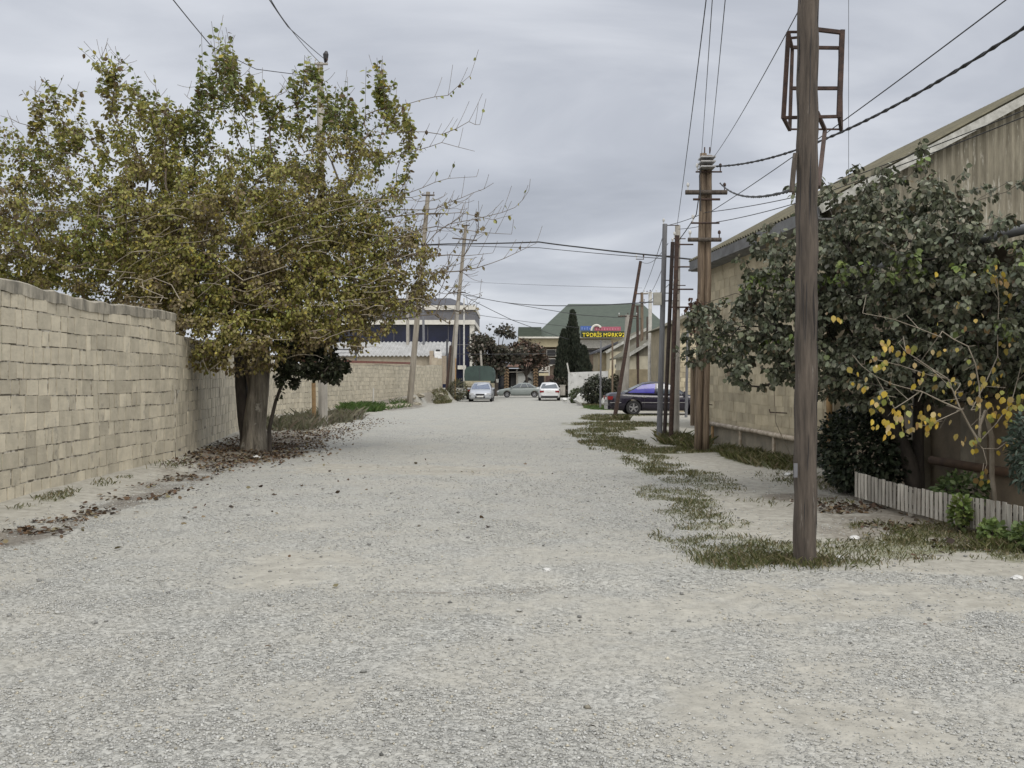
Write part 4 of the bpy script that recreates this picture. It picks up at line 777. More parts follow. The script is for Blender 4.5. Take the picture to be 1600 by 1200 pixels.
# ------------------------------------------------------------------ poles
def insul(mb, p_, s=1.0): p_ = np.array(p_); mb.tube([p_, p_ + (0, 0, .10 * s)], .012 * s, 6); mb.tube([p_ + (0, 0, .09 * s), p_ + (0, 0, .12 * s), p_ + (0, 0, .15 * s), p_ + (0, 0, .17 * s)], [.028 * s, .034 * s, .03 * s, .012 * s], 8)
def arm_part(T, c, wid, th, ang=0, ins=2, mt=None, tilt=0):
    c = np.array(c); dx = np.array([math.cos(ang), math.sin(ang), tilt]) * wid / 2; mb = MB(); mb.tube([c - dx, c + dx], th, 10); a_ = mb.build('crossarm', mt or M_wood, T, smooth=False)
    for k in range(ins):
        u = -0.88 + 1.76 * k / max(1, ins - 1); m2 = MB(); insul(m2, c + dx * u + (0, 0, th * .8)); m2.build('insulator', M_rust if k % 2 else M_ceramic, a_)
def pole(name, label, base, top, r0, r1, mt, group=None, cat='pole', n=12, part='shaft', rough=.0, seg=14):
    base = np.array(base, float); top = np.array(top, float); T = thing(name, label, cat, base, group); mb = MB(); pts = [base + (top - base) * (-.02 + 1.02 * i / seg) for i in range(seg + 1)]
    pts = [q + np.array([.010 * math.sin(i * 1.3), .01 * math.sin(i * .7), 0]) * (r0 * 5) * (0 < i < seg) * (rough > 0) for i, q in enumerate(pts)]
    mb.tube(pts, [r0 + (r1 - r0) * i / seg for i in range(seg + 1)], n, rough=rough); mb.build(part, mt, T, smooth=rough > 0); return T
# near wooden pole with the rusty cage
NB = G(1257.5, 880, 8.33); NT = P(1264.5, -330, 8.33)
T = pole('utility_pole', 'thick weathered brown wooden pole nearest the camera, carrying a rusty steel cage', NB, NT, .098, .086, M_wood, n=26, rough=.022, seg=60)
mb = MB()
for i in range(26):
    a_ = rng.uniform(math.pi * 1.05, math.pi * 1.95); z_ = rng.uniform(.2, 5.2); l_ = rng.uniform(.25, 1.1); pts = []
    for u in np.linspace(0, 1, 6):
        zz_ = z_ + l_ * u; ax_ = NB + (NT - NB) * (zz_ / (NT[2] - NB[2])); rr_ = .098 - .012 * zz_ / (NT[2] - NB[2]) - .0005; aa = a_ + .05 * math.sin(u * 5 + i); pts.append((ax_[0] + rr_ * math.cos(aa), ax_[1] + rr_ * math.sin(aa), zz_))
    mb.tube(pts, [.0008, .0025, .003, .003, .002, .0008], 5)
mb.build('crack', M_dark, T)
n_, f_ = 8.52, 8.93
cage = MB()
def cb(a, b, w=.028): cage.bar(P(*a), P(*b), w, w * .9)
cb((1232, 50, n_), (1224, 185, n_), .035); cb((1238, 74, f_), (1234, 203, f_)); cb((1316, 47, n_), (1311, 184, n_), .04); cb((1313, 74, f_), (1314, 203, f_), .03)
cb((1231, 50, n_), (1262, 50, n_), .02); cb((1231, 60, n_), (1262, 57, n_), .02); cb((1275, 46, n_), (1317, 51, n_), .035); cb((1232, 52, n_), (1238, 76, f_)); cb((1316, 50, n_), (1313, 76, f_))
cb((1238, 74, f_), (1313, 75, f_), .03); cb((1236, 138, f_), (1313, 138, f_), .032); cb((1225, 184, n_), (1311, 182, n_), .028); cb((1233, 202, f_), (1314, 202, f_), .016); cb((1224, 184, n_), (1234, 203, f_)); cb((1311, 184, n_), (1314, 203, f_))
cb((1277, 176, n_), (1289, 203, f_), .032)
cg = cage.build('cage', M_rust, T)
mb = MB(); mb.bar(P(1289, 203, 8.9), P(1279, 292, 8.45), .035, .03); mb.build('strut', mat('worn_strut', (.12, .08, .065), (.06, .045, .04), scale=9), cg)
mb = MB(); mb.tube([P(1243, 240, 8.3), P(1240, 265, 8.28), P(1237, 300, 8.27)], .022, 8); mb.build('cable_terminal', M_wood, T)
mb = MB(); mb.box(tuple(P(1243, 735, 8.24)), (.03, .02, .12)); mb.build('metal_tag', M_greypost, T)
# double wooden pole with cross arms
DB = G(1096, 705, 21.2)
T = thing('utility_pole', 'pair of brown wooden poles bound together, with wooden crossarms, beside the stone house', 'pole', DB)
for (x0, x1, yt, rr) in ((1090, 1099, 240, .078), (1102, 1108, 243, .074)):
    mb = MB(); b_ = np.array([P(x0, 700, 21.2)[0], 21.2 + (.02 if x0 > 1095 else 0), DB[2] - .1]); t_ = P(x1, yt, 21.2); mb.tube([b_ + (t_ - b_) * i / 12 + np.array([.008 * math.sin(i * 2.1), 0, 0]) for i in range(13)], [rr * 1.1 - .01 * i / 12 for i in range(13)], 12, rough=.03); mb.build('shaft', M_oldwood, T, smooth=True)
for (y, x0, x1, th, ins) in ((268, 1087, 1128, .018, 2), (300, 1071, 1136, .052, 2), (311, 1083, 1125, .025, 0), (348, 1080, 1124, .020, 1), (374, 1075, 1127, .046, 2)):
    a_ = P(x0, y, 21.05); b_ = P(x1, y + 1, 21.05); arm_part(T, (a_ + b_) / 2, np.linalg.norm(b_ - a_), th, 0, ins, M_rust if th < .03 else M_wood)
mb = MB()
for y in (247, 254, 262): a_ = P(1093, y, 21.0); b_ = P(1116, y, 21.0); mb.bar(a_, b_, .35, .03)
mb.build('band', mat('zinc_band', (.4, .4, .4), rough=.5), T)
for x in (1101, 1109):
    m2 = MB(); m2.tube([P(x, 240, 21.2), P(x, 230, 21.2)], .014, 6); m2.build('top_pin', M_rust, T)
mb = MB(); mb.tube([P(1096, 262, 21.0), P(1093, 275, 21.0), P(1094, 300, 21.0), P(1095, 330, 21.0)], .014, 6); mb.build('down_lead', M_wire, T)
# dead leaf cluster hanging on the double pole
c = P(1086, 488, 20.7); n = 130; p_ = c + rng.normal(0, 1, (n, 3)) * (.09, .08, .16); DL = thing('dead_leaf_bunch', 'dark brown bunch of dead leaves hanging on the double wooden pole', 'dead leaves', c)
mb = MB(); mb.tube([c + (.02, .1, .25), c, c + (-.03, 0, -.2)], .008, 5); mb.build('twig', M_darkbark, DL)
o = leaves('foliage', p_, np.stack([rng.normal(0, .4, n), rng.normal(0, .4, n), -np.ones(n)], -1), up_normals(n), rng.uniform(.06, .12, n), pick([(.05, .028, .022), (.09, .05, .035)], n), M_dead, DL)
# three posts
T = pole('steel_post', 'slim grey painted steel post, leftmost of the three posts by the right verge', G(1030, 688, 25), P(1039, 350, 25), .075, .062, M_greypost, n=10)
mb = MB(); mb.box(tuple(P(1027, 467, 24.9)), (.20, .16, .32)); mb.build('meter_box', mat('cream_box', (.42, .41, .36)), T)
for y in (352, 400, 438, 458, 470): arm_part(T, P(1048, y, 25), .42, .012, 0, 1, M_rust)
T = pole('steel_post', 'dark rusty steel post in the middle of the three posts by the right verge', G(1038, 690, 24.8), P(1051, 378, 24.8), .05, .05, M_darkrust, n=10)
T = pole('steel_post', 'reddish rusty steel post, rightmost of the three posts by the right verge', G(1048, 692, 24.5), P(1058, 368, 24.5), .060, .058, M_rust, n=10)
for y in (373, 446, 480): arm_part(T, P(1062, y, 24.5), .3, .012, 0, 1, M_rust)
T = pole('concrete_pole', 'pale concrete pole with short crossarms standing right behind the three rusty posts', G(1056, 682, 27), P(1059, 352, 27), .10, .075, M_conc, n=8)
for y in (382, 417, 452, 480): arm_part(T, P(1066, y, 26.9), .62, .022, 0, 1, M_rust)
T = pole('steel_post', 'thin rusty post leaning to the right, standing in the grass left of the dark sedan', G(960, 656, 38), P(1001, 408, 38), .085, .06, M_rust, n=8)
arm_part(T, P(1000, 405, 38), .32, .015, 0, 2, M_rust)
# left poles
T = pole('concrete_pole', 'tall grey concrete pole rising through the big autumn tree', G(505, 660, 33), P(500, 98, 33), .17, .11, M_conc, n=8)
arm_part(T, P(502, 100, 32.9), .45, .04, 0, 2, M_conc)
mb = MB(); mb.tube([P(508, 98, 33), P(509, 92, 33), P(509, 85, 33), P(510, 80, 33)], [.03, .08, .10, .04], 8); mb.build('black_insulator', M_dark, T)
pole('ochre_pipe_post', 'short ochre pipe post standing at the wall left of the tall concrete pole', G(491, 655, 34), P(490, 610 - 12, 34), .075, .075, M_ochre, n=8, cat='post')
T = pole('utility_pole', 'leaning pale wooden pole at the far left wall, left of the paired poles', G(640, 621, 60), P(669, 300, 60), .20, .13, M_greywood, n=8)
T['label'] = 'tall leaning pale brown wooden pole at the foot of the far left wall'
arm_part(T, P(669, 334, 59.9), 1.6, .05, 0, 3); arm_part(T, P(669, 305, 59.9), .8, .05, 0, 2)
T = pole('utility_pole', 'tall wooden pole leaning right with small crossarms, just left of the green truck', G(702, 600, 77.5), P(728, 352, 77.5), .20, .13, M_greywood, n=8)
T['label'] = 'tall greyish pole leaning right with crossarms, just left of the green truck'
arm_part(T, P(728, 352, 77.4), .6, .05, 0, 2); arm_part(T, P(726, 374, 77.4), 2.0, .05, 0, 3, tilt=-.1); arm_part(T, P(718, 457, 77.4), 1.0, .05, 0, 2)
T = pole('prop_pole', 'grey pole propped against the tall greyish pole beside the green truck', G(707, 602, 77), P(716, 470, 77.2), .16, .12, M_conc, n=8)
pole('prop_pole', 'dark steel prop leaning against the tall greyish pole beside the green truck', G(698, 604, 77), P(704, 540, 77.2), .12, .1, M_rust, n=6)
pole('prop_pole', 'slim ochre stake in the weeds just left of the green truck', G(711, 612, 76), P(712, 560, 76), .05, .05, M_ochre, n=6)
pole('concrete_pole', 'slim concrete pole behind the far wall, left of the leaning pale wooden pole', G(637, 600, 84), P(637, 450, 84), .16, .12, M_conc, n=6)
pole('concrete_pole', 'slim dark pole behind the far wall, right of the leaning pale wooden pole', G(663, 600, 84), P(661, 460, 84), .12, .10, M_greypost, n=6)
pole('concrete_pole', 'slim white pole in front of the glass office building', G(725, 600, 95), P(725, 466, 95), .09, .07, M_whitepost, n=6)
pole('concrete_pole', 'short leaning grey pole just behind the green truck canopy', G(755, 600, 96), P(751, 548, 96), .12, .1, M_conc, n=6)
# right far poles
T = pole('utility_pole', 'dark wooden pole with T-shaped top among the houses behind the dark sedan', G(997, 610, 60), P(996, 478, 60), .10, .08, M_rust, n=6); arm_part(T, P(996, 478, 60), .7, .03, 0, 2)
T = pole('utility_pole', 'tall brown two-armed pole left of the whitewashed pole behind the dark sedan', G(1003, 610, 66), P(1003, 457, 66), .12, .10, M_oldwood, n=6); arm_part(T, P(1003, 459, 66), .8, .04, 0, 2, M_rust); arm_part(T, P(1003, 472, 66), .35, .04, 0, 2, M_rust)
T = pole('utility_pole', 'tall whitewashed pole with crossarms behind the dark sedan', G(1015, 612, 56), P(1016, 456, 56), .12, .10, M_whitepost, n=8); arm_part(T, P(1016, 458, 56), .8, .03, 0, 3, M_whitepost)
T = pole('utility_pole', 'slim dark pole with a wire hoop right of the brown two-armed pole', G(1011, 612, 63), P(1012, 495, 63), .10, .08, M_wood, n=6)
T = pole('concrete_pole', 'stout grey concrete pole right beside the leaning thin rusty post', G(976, 625, 58), P(981, 492, 58), .22, .16, M_conc, n=8); arm_part(T, P(981, 494, 57.9), 1.2, .04, 0, 3, M_rust)
pole('utility_pole', 'thin grey metal pole in front of the round roadside bush', G(938, 630, 52), P(939, 532, 52), .055, .045, M_greypost, n=6)
pole('utility_pole', 'thin brown pole right of the round roadside bush', G(957, 622, 58), P(957, 533, 58), .07, .05, M_oldwood, n=6)
pole('steel_post', 'slim grey post against the block wall behind the double wooden pole', G(1072, 640, 40), P(1075, 490, 40), .06, .05, M_greypost, n=6)
pole('utility_pole', 'old ochre wooden post in front of the block wall right of the dark sedan', G(1083, 668, 33), P(1083, 560, 33), .10, .09, M_oldwood, n=8)

# ------------------------------------------------------------------ cables
def cable(label, pts, r=.008, sag=0.0, twist=False, mt=None, group=None):
    pts = [np.array(p_, float) for p_ in pts]; fine = []
    for a_, b_ in zip(pts[:-1], pts[1:]):
        L_ = np.linalg.norm(b_ - a_); K = 60 if twist else 18
        for i in range(K): u = i / K; q = a_ + (b_ - a_) * u; q[2] -= sag * 4 * u * (1 - u) * L_; fine.append(q)
    fine.append(pts[-1]); mb = MB()
    if twist:
        ln = 0
        d0 = [[], []]
        for i, q in enumerate(fine):
            if i: ln += np.linalg.norm(fine[i] - fine[i - 1])
            for k in (0, 1): a_ = ln * 11 + k * math.pi; d0[k].append(q + np.array([math.cos(a_) * r * .9, 0, math.sin(a_) * r * .9]))
        for k in (0, 1): mb.tube(d0[k], r, 6)
    else: mb.tube(fine, r, 5)
    o = mb.build('cable', mt or M_wire, None, org=tuple(fine[0])); tag(o, label, 'cable', group); return o
cable('thick twisted black cable sweeping down from the right to the double wooden pole', [P(1680, -10, 9.5), P(1117, 260, 21.1)], .014, .035, True)
cable('thin black cable running just above the thick twisted cable at the upper right', [P(1640, -52, 9), P(1112, 330, 21.2)], .008, .006)
cable('short black cable between the near wooden pole and the double wooden pole', [P(1238, 297, 8.35), P(1125, 286, 21.1)], .010, .012, True)
cable('single upright thin wire hanging at the right of the rusty cage', [P(1326, -60, 15), P(1326, 285, 17)], .004)
cable('thin wire slanting from the near pole above the cage down to the double wooden pole', [P(1254, 5, 8.3), P(1112, 250, 21.1)], .005, .006)
cable('left one of the overhead wires that meet at the top of the double wooden pole', [P(1107, -30, 9), P(1058, 352, 24.5)], .006, .004)
cable('middle one of the overhead wires that meet at the top of the double wooden pole', [P(1115, -30, 9), P(1096, 245, 21.1)], .005, .002)
cable('right one of the overhead wires that meet at the top of the double wooden pole', [P(1136, -30, 9), P(1110, 238, 21.1)], .005, .002)
cable('upper wire crossing the corrugated gable towards the three posts', [P(1660, 148, 12), P(1242, 308, 17), P(1102, 332, 21), P(1044, 352, 25)], .008, .006)
cable('lower wire crossing the corrugated gable towards the three posts', [P(1660, 158, 12), P(1242, 318, 17), P(1120, 347, 21), P(1060, 358, 26)], .008, .006)
cable('slack black lead sagging from the double wooden pole to the post tops', [P(1094, 290, 21), P(1088, 335, 22), P(1060, 376, 24.5)], .012, .01)
cable('heavy black cable spanning the road from the three posts, peaked in the middle', [P(1090, 406, 25), P(1035, 400, 25.5), P(905, 386, 28), P(842, 378, 29), P(700, 381, 31), P(503, 385, 33)], .022, .004)
cable('thin wire slung under the heavy peaked cable over the road', [P(1035, 404, 25.5), P(842, 387, 29), P(700, 383, 31), P(503, 382, 33)], .010, .003)
cable('far dark cable from the greyish pole by the truck to the grey steel post', [P(720, 455, 77), P(1045, 470, 25.5)], .018, .010)
cable('far thin cable just below the dark one, sagging over the green roof', [P(720, 460, 77), P(905, 492, 60), P(1003, 498, 66)], .02, .002)
cable('far slack line from the greyish pole by the truck down towards the cypress', [P(724, 462, 77), P(800, 500, 80), P(888, 530, 92)], .025, .004)
cable('far level wire from the leaning pale pole past the dark tree', [P(665, 470, 60), P(745, 492, 80), P(905, 512, 90)], .02, .004)
cable('far low wire crossing in front of the dark tree and the shop roof', [P(700, 553, 77), P(870, 552, 90)], .025, .003)
cable('faint high wire far over the green roof', [P(725, 440, 77), P(1003, 450, 66)], .010, .003)
cable('far wire running from the leaning pale pole down to the greyish pole', [P(668, 332, 60), P(727, 374, 77)], .012, .01)
cable('far sagging wire low between the two tall left poles', [P(668, 420, 60), P(718, 458, 77)], .02, .03)
cable('left black cable coming in from the top edge to the concrete pole in the tree', [P(255, -20, 18), P(330, 72, 24), P(400, 108, 28.5), P(500, 120, 33)], .012, .002)
cable('right black cable coming in from the top edge to the concrete pole in the tree', [P(405, -25, 18), P(450, 42, 25), P(508, 93, 33)], .012, .002)
cable('second strand beside the right black cable above the big tree', [P(410, -25, 18), P(447, 36, 25), P(500, 98, 33)], .010, .006)
cable('wire sloping from the leaning thin post down to the posts at its right', [P(1001, 408, 38), P(1044, 380, 25)], .008, .02)
cable('long thin wire hanging in a curve against the block wall of the right house', [P(1206, 380, 15.5), P(1207, 560, 16), P(1212, 660, 16.5), P(1240, 722, 17)], .006, .01, mt=M_paletwig)
for i, (a_, b_) in enumerate((((1040, 356, 25), (1003, 459, 66)), ((1042, 400, 25), (1016, 458, 56)), ((1050, 440, 25), (996, 478, 60)))):
    cable(('highest', 'middle', 'lowest')[i] + ' far wire from the grey steel post to the poles behind the sedan', [P(*a_), P(*b_)], .010, .004)

# ------------------------------------------------------------------ background buildings
M_white = mat('white_cladding', (.60, .585, .53), (.5, .485, .44), scale=2); M_greyband = mat('grey_cladding', (.13, .13, .14), (.10, .10, .11), scale=2); M_darkroof = mat('dark_slate_roof', (.075, .078, .09), (.055, .056, .065), scale=2)
M_blueglass = mat('blue_black_glass', (.012, .016, .045), (.006, .008, .018), scale=.5, rough=.25, spec=.3); M_green = mat('green_sheet_roof', (.066, .082, .063), (.048, .062, .048), scale=1.5, stretch=(1, 1, 5)); M_cream = mat('cream_wall', (.52, .46, .31), (.43, .38, .26), scale=1.2)
M_graysheet = mat('grey_sheet_roof', (.38, .38, .37), (.27, .27, .26), scale=1.5); M_brownwall = mat('brown_panel', (.16, .12, .09), (.1, .08, .06), scale=2)
def quad_box(mb, x0, x1, y0, y1, d0, d1, **k):   # measured sight lines give the front; depth gives the rest
    a_ = P(x0, y1, d0); b_ = P(x1, y0, d0); mb.box(((a_[0] + b_[0]) / 2, (d0 + d1) / 2, (a_[2] + b_[2]) / 2), (b_[0] - a_[0], d1 - d0, b_[2] - a_[2]), **k)
# office block
d = 105; O = thing('office_building', 'modern two-storey building with white bands and dark blue glass behind the far left wall', 'building', (-14, 105, -.2))
mb = MB(); quad_box(mb, 470, 734, 508, 575, d, d + 14); quad_box(mb, 470, 726, 571, 606, d + .4, d + 14); mb.build('wall', M_blueglass, O)
mb = MB(); quad_box(mb, 468, 743, 477, 484, d - .6, d + 15); mb.build('upper_band', M_white, O)
mb = MB(); quad_box(mb, 468, 742, 484, 500, d - .4, d + 14.8); mb.build('parapet', M_greyband, O)
mb = MB(); quad_box(mb, 468, 742, 500, 507, d - .6, d + 15); mb.build('lower_band', M_white, O)
mb = MB(); quad_box(mb, 715, 728, 571, 577, d - .5, d + 14); mb.build('base_band', M_white, O)
mb = MB(); quad_box(mb, 734, 741, 507, 578, d - .3, d + .4); mb.build('corner_column', M_white, O)
mb = MB(); zt = P(0, 460, d)[2]; z0_ = P(0, 476, d)[2]; xl, xr = P(560, 0, d)[0], P(731, 0, d)[0]
mb.add([(xl, d + .5, z0_), (xr, d + .5, z0_), (xr, d + 13, z0_), (xl, d + 13, z0_), (xl + 3, d + 5, zt), (xr - 2.2, d + 5, zt), (xr - 2.2, d + 9, zt), (xl + 3, d + 9, zt)], [(0, 1, 5, 4), (1, 2, 6, 5), (2, 3, 7, 6), (3, 0, 4, 7), (4, 5, 6, 7), (3, 2, 1, 0)]); mb.build('roof', M_darkroof, O)
for x in (520, 545, 570, 595, 615, 640, 668, 700, 718):
    mb = MB(); quad_box(mb, x, x + .8, 508, 571, d - .12, d - .01); mb.build('mullion', M_greyband, O)
mb = MB(); quad_box(mb, 470, 734, 538, 539, d - .1, d - .01); mb.build('transom', M_greyband, O)
# long low shed with grey roof, behind the far wall
d = 80; O = thing('low_shed', 'long low block shed with a grey corrugated sheet roof behind the far left wall', 'shed', (-11, 82, 0))
mb = MB(); quad_box(mb, 500, 697, 556, 592, d, d + 5); mb.build('wall', mat('shed_block', (.36, .32, .25), (.27, .235, .18), scale=3, bump=.01), O)
mb = MB(); a_ = P(496, 556, d - .3); slp = np.array([0, 5.2, 1.35]); slp /= np.linalg.norm(slp); wid = P(699, 0, d - .3)[0] - a_[0]; mb.sheet(a_, (1, 0, 0), slp, wid, 5.4, per=.34, amp=.06, thick=.03); mb.build('roof', M_graysheet, O)
mb = MB(); quad_box(mb, 697, 699.5, 530, 600, d - .3, d + .1); mb.build('downpipe', M_darkroof, O)
O = thing('chimney_stack', 'small block chimney with a white square panel at the end of the low shed', 'chimney', tuple(P(684, 580, 79)))
mb = MB(); quad_box(mb, 671, 677, 548, 570, 79, 79.6); quad_box(mb, 677, 697, 556, 600, 79, 79.6); mb.build('stack', mat('chimney_block', (.37, .31, .24), (.28, .23, .175)), O)
mb = MB(); quad_box(mb, 679, 690, 549, 560, 78.8, 79.5); mb.build('white_panel', mat('bright_panel', (.8, .8, .8)), O)
mb = MB(); quad_box(mb, 681, 687, 546, 549, 79, 79.5); mb.build('vent', M_dark, O)
O = thing('steel_gate', 'dark steel railing gate top showing above the far wall beside the big tree', 'gate', tuple(P(545, 560, 78)))
mb = MB(); quad_box(mb, 554, 557, 545, 565, 78, 78.2); quad_box(mb, 520, 565, 545, 547, 78, 78.15)
for y in (551, 556): quad_box(mb, 520, 555, y, y + .8, 78, 78.1)
mb.build('frame', M_darkroof, O)
# green roofed hall
d = 130; O = thing('green_roofed_hall', 'large cream building with a big dark green roof at the end of the road', 'building', (10, 130, -.2))
def pz(y, dd=d): return P(0, y, dd)[2]
def pxx(x, dd=d): return P(x, 0, dd)[0]
mb = MB(); quad_box(mb, 812, 1046, 541, 614, d + 1, d + 24); mb.build('wall', M_brownwall, O)
mb = MB(); quad_box(mb, 810, 1040, 528, 542, d, d + 24); mb.build('upper_wall', M_cream, O)
mb = MB()
def hip(x0, x1, ye, xr0, xr1, yr, dd, dep): 
    z0 = pz(ye, dd); z1 = pz(yr, dd + dep / 2); X0, X1 = pxx(x0, dd), pxx(x1, dd); R0, R1 = pxx(xr0, dd + dep / 2), pxx(xr1, dd + dep / 2)
    mb.add([(X0, dd, z0), (X1, dd, z0), (X1, dd + dep, z0), (X0, dd + dep, z0), (R0, dd + dep / 2, z1), (R1, dd + dep / 2, z1)], [(0, 1, 5, 4), (1, 2, 5), (2, 3, 4, 5), (3, 0, 4), (3, 2, 1, 0)])
hip(832, 1062, 527, 888, 1004, 475, d - .6, 26); 
quad_box(mb, 810, 846, 511, 527.4, d - .7, d + 10)
mb.build('roof', M_green, O)
mb = MB(); quad_box(mb, 810, 1040, 526, 528.4, d - 1.0, d - .5); mb.build('eave_board', M_white, O)
for (x0, x1, y0, y1) in ((854, 869, 546, 557), (854, 869, 560, 570), (912, 952, 545, 552)):
    mb = MB(); quad_box(mb, x0, x1, y0, y1, d + .5, d + 1.1); wo = mb.build('window', M_white, O); m2 = MB(); quad_box(m2, x0 + .9, x1 - .9, y0 + .9, y1 - .9, d + .4, d + .48); m2.build('pane', M_dark, wo)
mb = MB(); quad_box(mb, 907, 955, 531, 544, d - .4, d - .05); mb.build('white_panel', mat('pale_panel', (.42, .41, .38)), O)
mb = MB(); quad_box(mb, 875, 877.5, 540, 600, d - .3, d + .3); mb.build('column', M_white, O)
S = tag(bpy.data.objects.new('rooftop_sign', None), 'rooftop sign with yellow letters below blue and pink marks and a white arc', 'sign'); put(S, None, tuple(P(942, 528, 128)))
mb = MB(); quad_box(mb, 908, 982, 517.5, 527, 128.3, 128.5); mb.build('dark_board', mat('sign_back', (.035, .05, .035)), S)
def text(body, px0, px1, py0, py1, dd, mt, parent, name='lettering', ext=.06):
    cu = bpy.data.curves.new(name, 'FONT'); cu.body = body; cu.extrude = ext; cu.offset = .01; tmp = bpy.data.objects.new(name, cu); scene.collection.objects.link(tmp)
    bpy.context.view_layer.update(); dg = bpy.context.evaluated_depsgraph_get(); me = bpy.data.meshes.new_from_object(tmp.evaluated_get(dg)); bpy.data.objects.remove(tmp)
    co = np.array([v_.co[:] for v_ in me.vertices]); lo = co.min(0); hi = co.max(0); a_ = P(px0, py1, dd); b_ = P(px1, py0, dd)
    q = np.empty_like(co); q[:, 0] = a_[0] + (co[:, 0] - lo[0]) / (hi[0] - lo[0]) * (b_[0] - a_[0]); q[:, 2] = a_[2] + (co[:, 1] - lo[1]) / (hi[1] - lo[1]) * (b_[2] - a_[2]); q[:, 1] = dd + co[:, 2]
    q -= np.array(ORG[parent.name]) if parent is not None else 0
    me.vertices.foreach_set('co', q.astype(np.float32).ravel()); me.materials.clear(); me.materials.append(mt); me.update(); o = bpy.data.objects.new(name, me); put(o, parent); return o
M_yel = mat('yellow_sign_paint', (.72, .60, .05), (.65, .52, .04)); M_blue = mat('blue_sign_paint', (.06, .12, .36), (.05, .1, .3)); M_pink = mat('pink_sign_paint', (.36, .10, .14), (.3, .08, .12)); 
text('TƏDRİS MƏRKƏZİ', 910, 981, 518, 526.5, 128.2, M_yel, S)
quadm = MB(); quad_box(quadm, 907, 925, 509.5, 516.5, 128.35, 128.5); quadm.build('blue_board', M_blue, S)
quadm = MB()
for k_ in range(4): quad_box(quadm, 908.5 + 4 * k_, 910.5 + 4 * k_, 511 + k_ % 2, 515.5, 128.28, 128.34)
quadm.build('upper_marks', mat('pale_blue_paint', (.16, .24, .5)), S)
quadm = MB(); quad_box(quadm, 929, 970, 510.5, 517, 128.35, 128.5); quadm.build('pink_board', M_pink, S)
quadm = MB()
for k_ in range(9): quad_box(quadm, 931 + 4.2 * k_, 933 + 4.2 * k_, 512 + (k_ * 2) % 3 * .5, 516, 128.28, 128.34)
quadm.build('upper_marks', mat('pale_pink_paint', (.5, .2, .25)), S)
mb = MB(); mb.tube([P(932 + 8 * math.cos(a_), 517 - 9 * math.sin(a_), 128.2) for a_ in np.linspace(.6, 3.1, 12)], .14, 6); mb.build('white_arc', M_white, S)
# shop with tiled roof and striped pillars
d = 112; O = thing('corner_shop', 'low shop with brown tiled roof, striped pillars and a white poster at the road end', 'shop', (1, 112, -.2))
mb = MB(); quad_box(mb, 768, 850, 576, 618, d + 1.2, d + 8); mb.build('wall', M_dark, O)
for (x0, x1, y0, y1, nm, mt) in ((772, 842, 572.5, 575, 'eave_beam', M_conc), (772, 842, 580.5, 582, 'lintel', M_conc)):
    mb = MB(); quad_box(mb, x0, x1, y0, y1, d - .1, d + .2); mb.build(nm, mt, O)
mb = MB(); X0, X1 = pxx(770, d), pxx(796, d); mb.add([(X0, d - .5, pz(573, d)), (X1, d - .5, pz(573, d)), (X1, d + 5, pz(558, d)), (X0, d + 5, pz(558, d))], [(0, 1, 2, 3)]); mb.add([(X0, d - .5, pz(573.5, d)), (X1, d - .5, pz(573.5, d)), (X1, d + 5, pz(559, d)), (X0, d + 5, pz(559, d))], [(3, 2, 1, 0)]); mb.build('side_roof', M_darkroof, O)
mb = MB(); hip(792, 845, 573, 803, 829, 560, d - .6, 7); mb.build('roof', mat('brown_tile_roof', (.17, .085, .05), (.10, .06, .045), scale=3), O)
M_or = mat('ochre_stripe', (.27, .19, .11), (.18, .12, .07))
for x in (788, 833.5):
    mb = MB(); quad_box(mb, x, x + 7, 574, 615, d - .3, d + .2); pl = mb.build('pillar', mat('pillar_dark', (.10, .075, .05)), O); m2 = MB()
    for k in range(8): y = 576 + k * 4.6; a_ = P(x, y + 3, d - .34); b_ = P(x + 3.5, y, d - .34); c_ = P(x + 7, y + 3, d - .34); m2.bar(a_, b_, .1, .16); m2.bar(b_, c_, .1, .16)
    m2.build('chevron_bands', M_or, pl)
mb = MB(); quad_box(mb, 809, 833, 583, 613, d + .3, d + .5); po = mb.build('poster', mat('poster_white', (.50, .51, .49), (.42, .43, .41), scale=1), O)
mb = MB(); mb.poly_prism([P(817, 598, d + .25), P(822, 592, d + .25), P(826, 589, d + .25), P(830, 592, d + .25), P(831, 596, d + .25), P(828.5, 594, d + .25), P(826, 595, d + .25), P(822, 597, d + .25)], (0, .04, 0)); mb.build('black_motif', M_dark, po)
mb = MB(); quad_box(mb, 806.5, 809, 576, 613, d + .1, d + .3); mb.build('door_post', M_conc, O)
mb = MB(); quad_box(mb, 798, 806, 584, 613, d + .6, d + 1.0); dr = mb.build('door', mat('shop_door', (.06, .06, .06)), O)
mb = MB(); quad_box(mb, 775, 787, 584, 612, d + .7, d + 1.0); mb.build('window', M_glass, O)
mb = MB(); quad_box(mb, 853, 872, 586, 612, d, d + .3); mb.build('brown_gate', mat('brown_gate_paint', (.10, .06, .05)), O)
O = thing('balcony_railing', 'white crossed railing between the shop and the cypress', 'railing', tuple(P(851, 580, 111)))
mb = MB()
for a_, b_ in (((842, 571), (863, 571)), ((842, 580.5), (858, 580.5)), ((843, 572), (857, 580)), ((843, 580), (857, 572)), ((858, 570), (858, 587)), ((848, 576), (855, 576))): mb.bar(P(*a_, 111), P(*b_, 111), .10, .10)
mb.build('rails', M_white, O)
mb = MB(); quad_box(mb, 842, 858, 583, 587, 111, 111.4); mb.build('slab', M_cream, O)
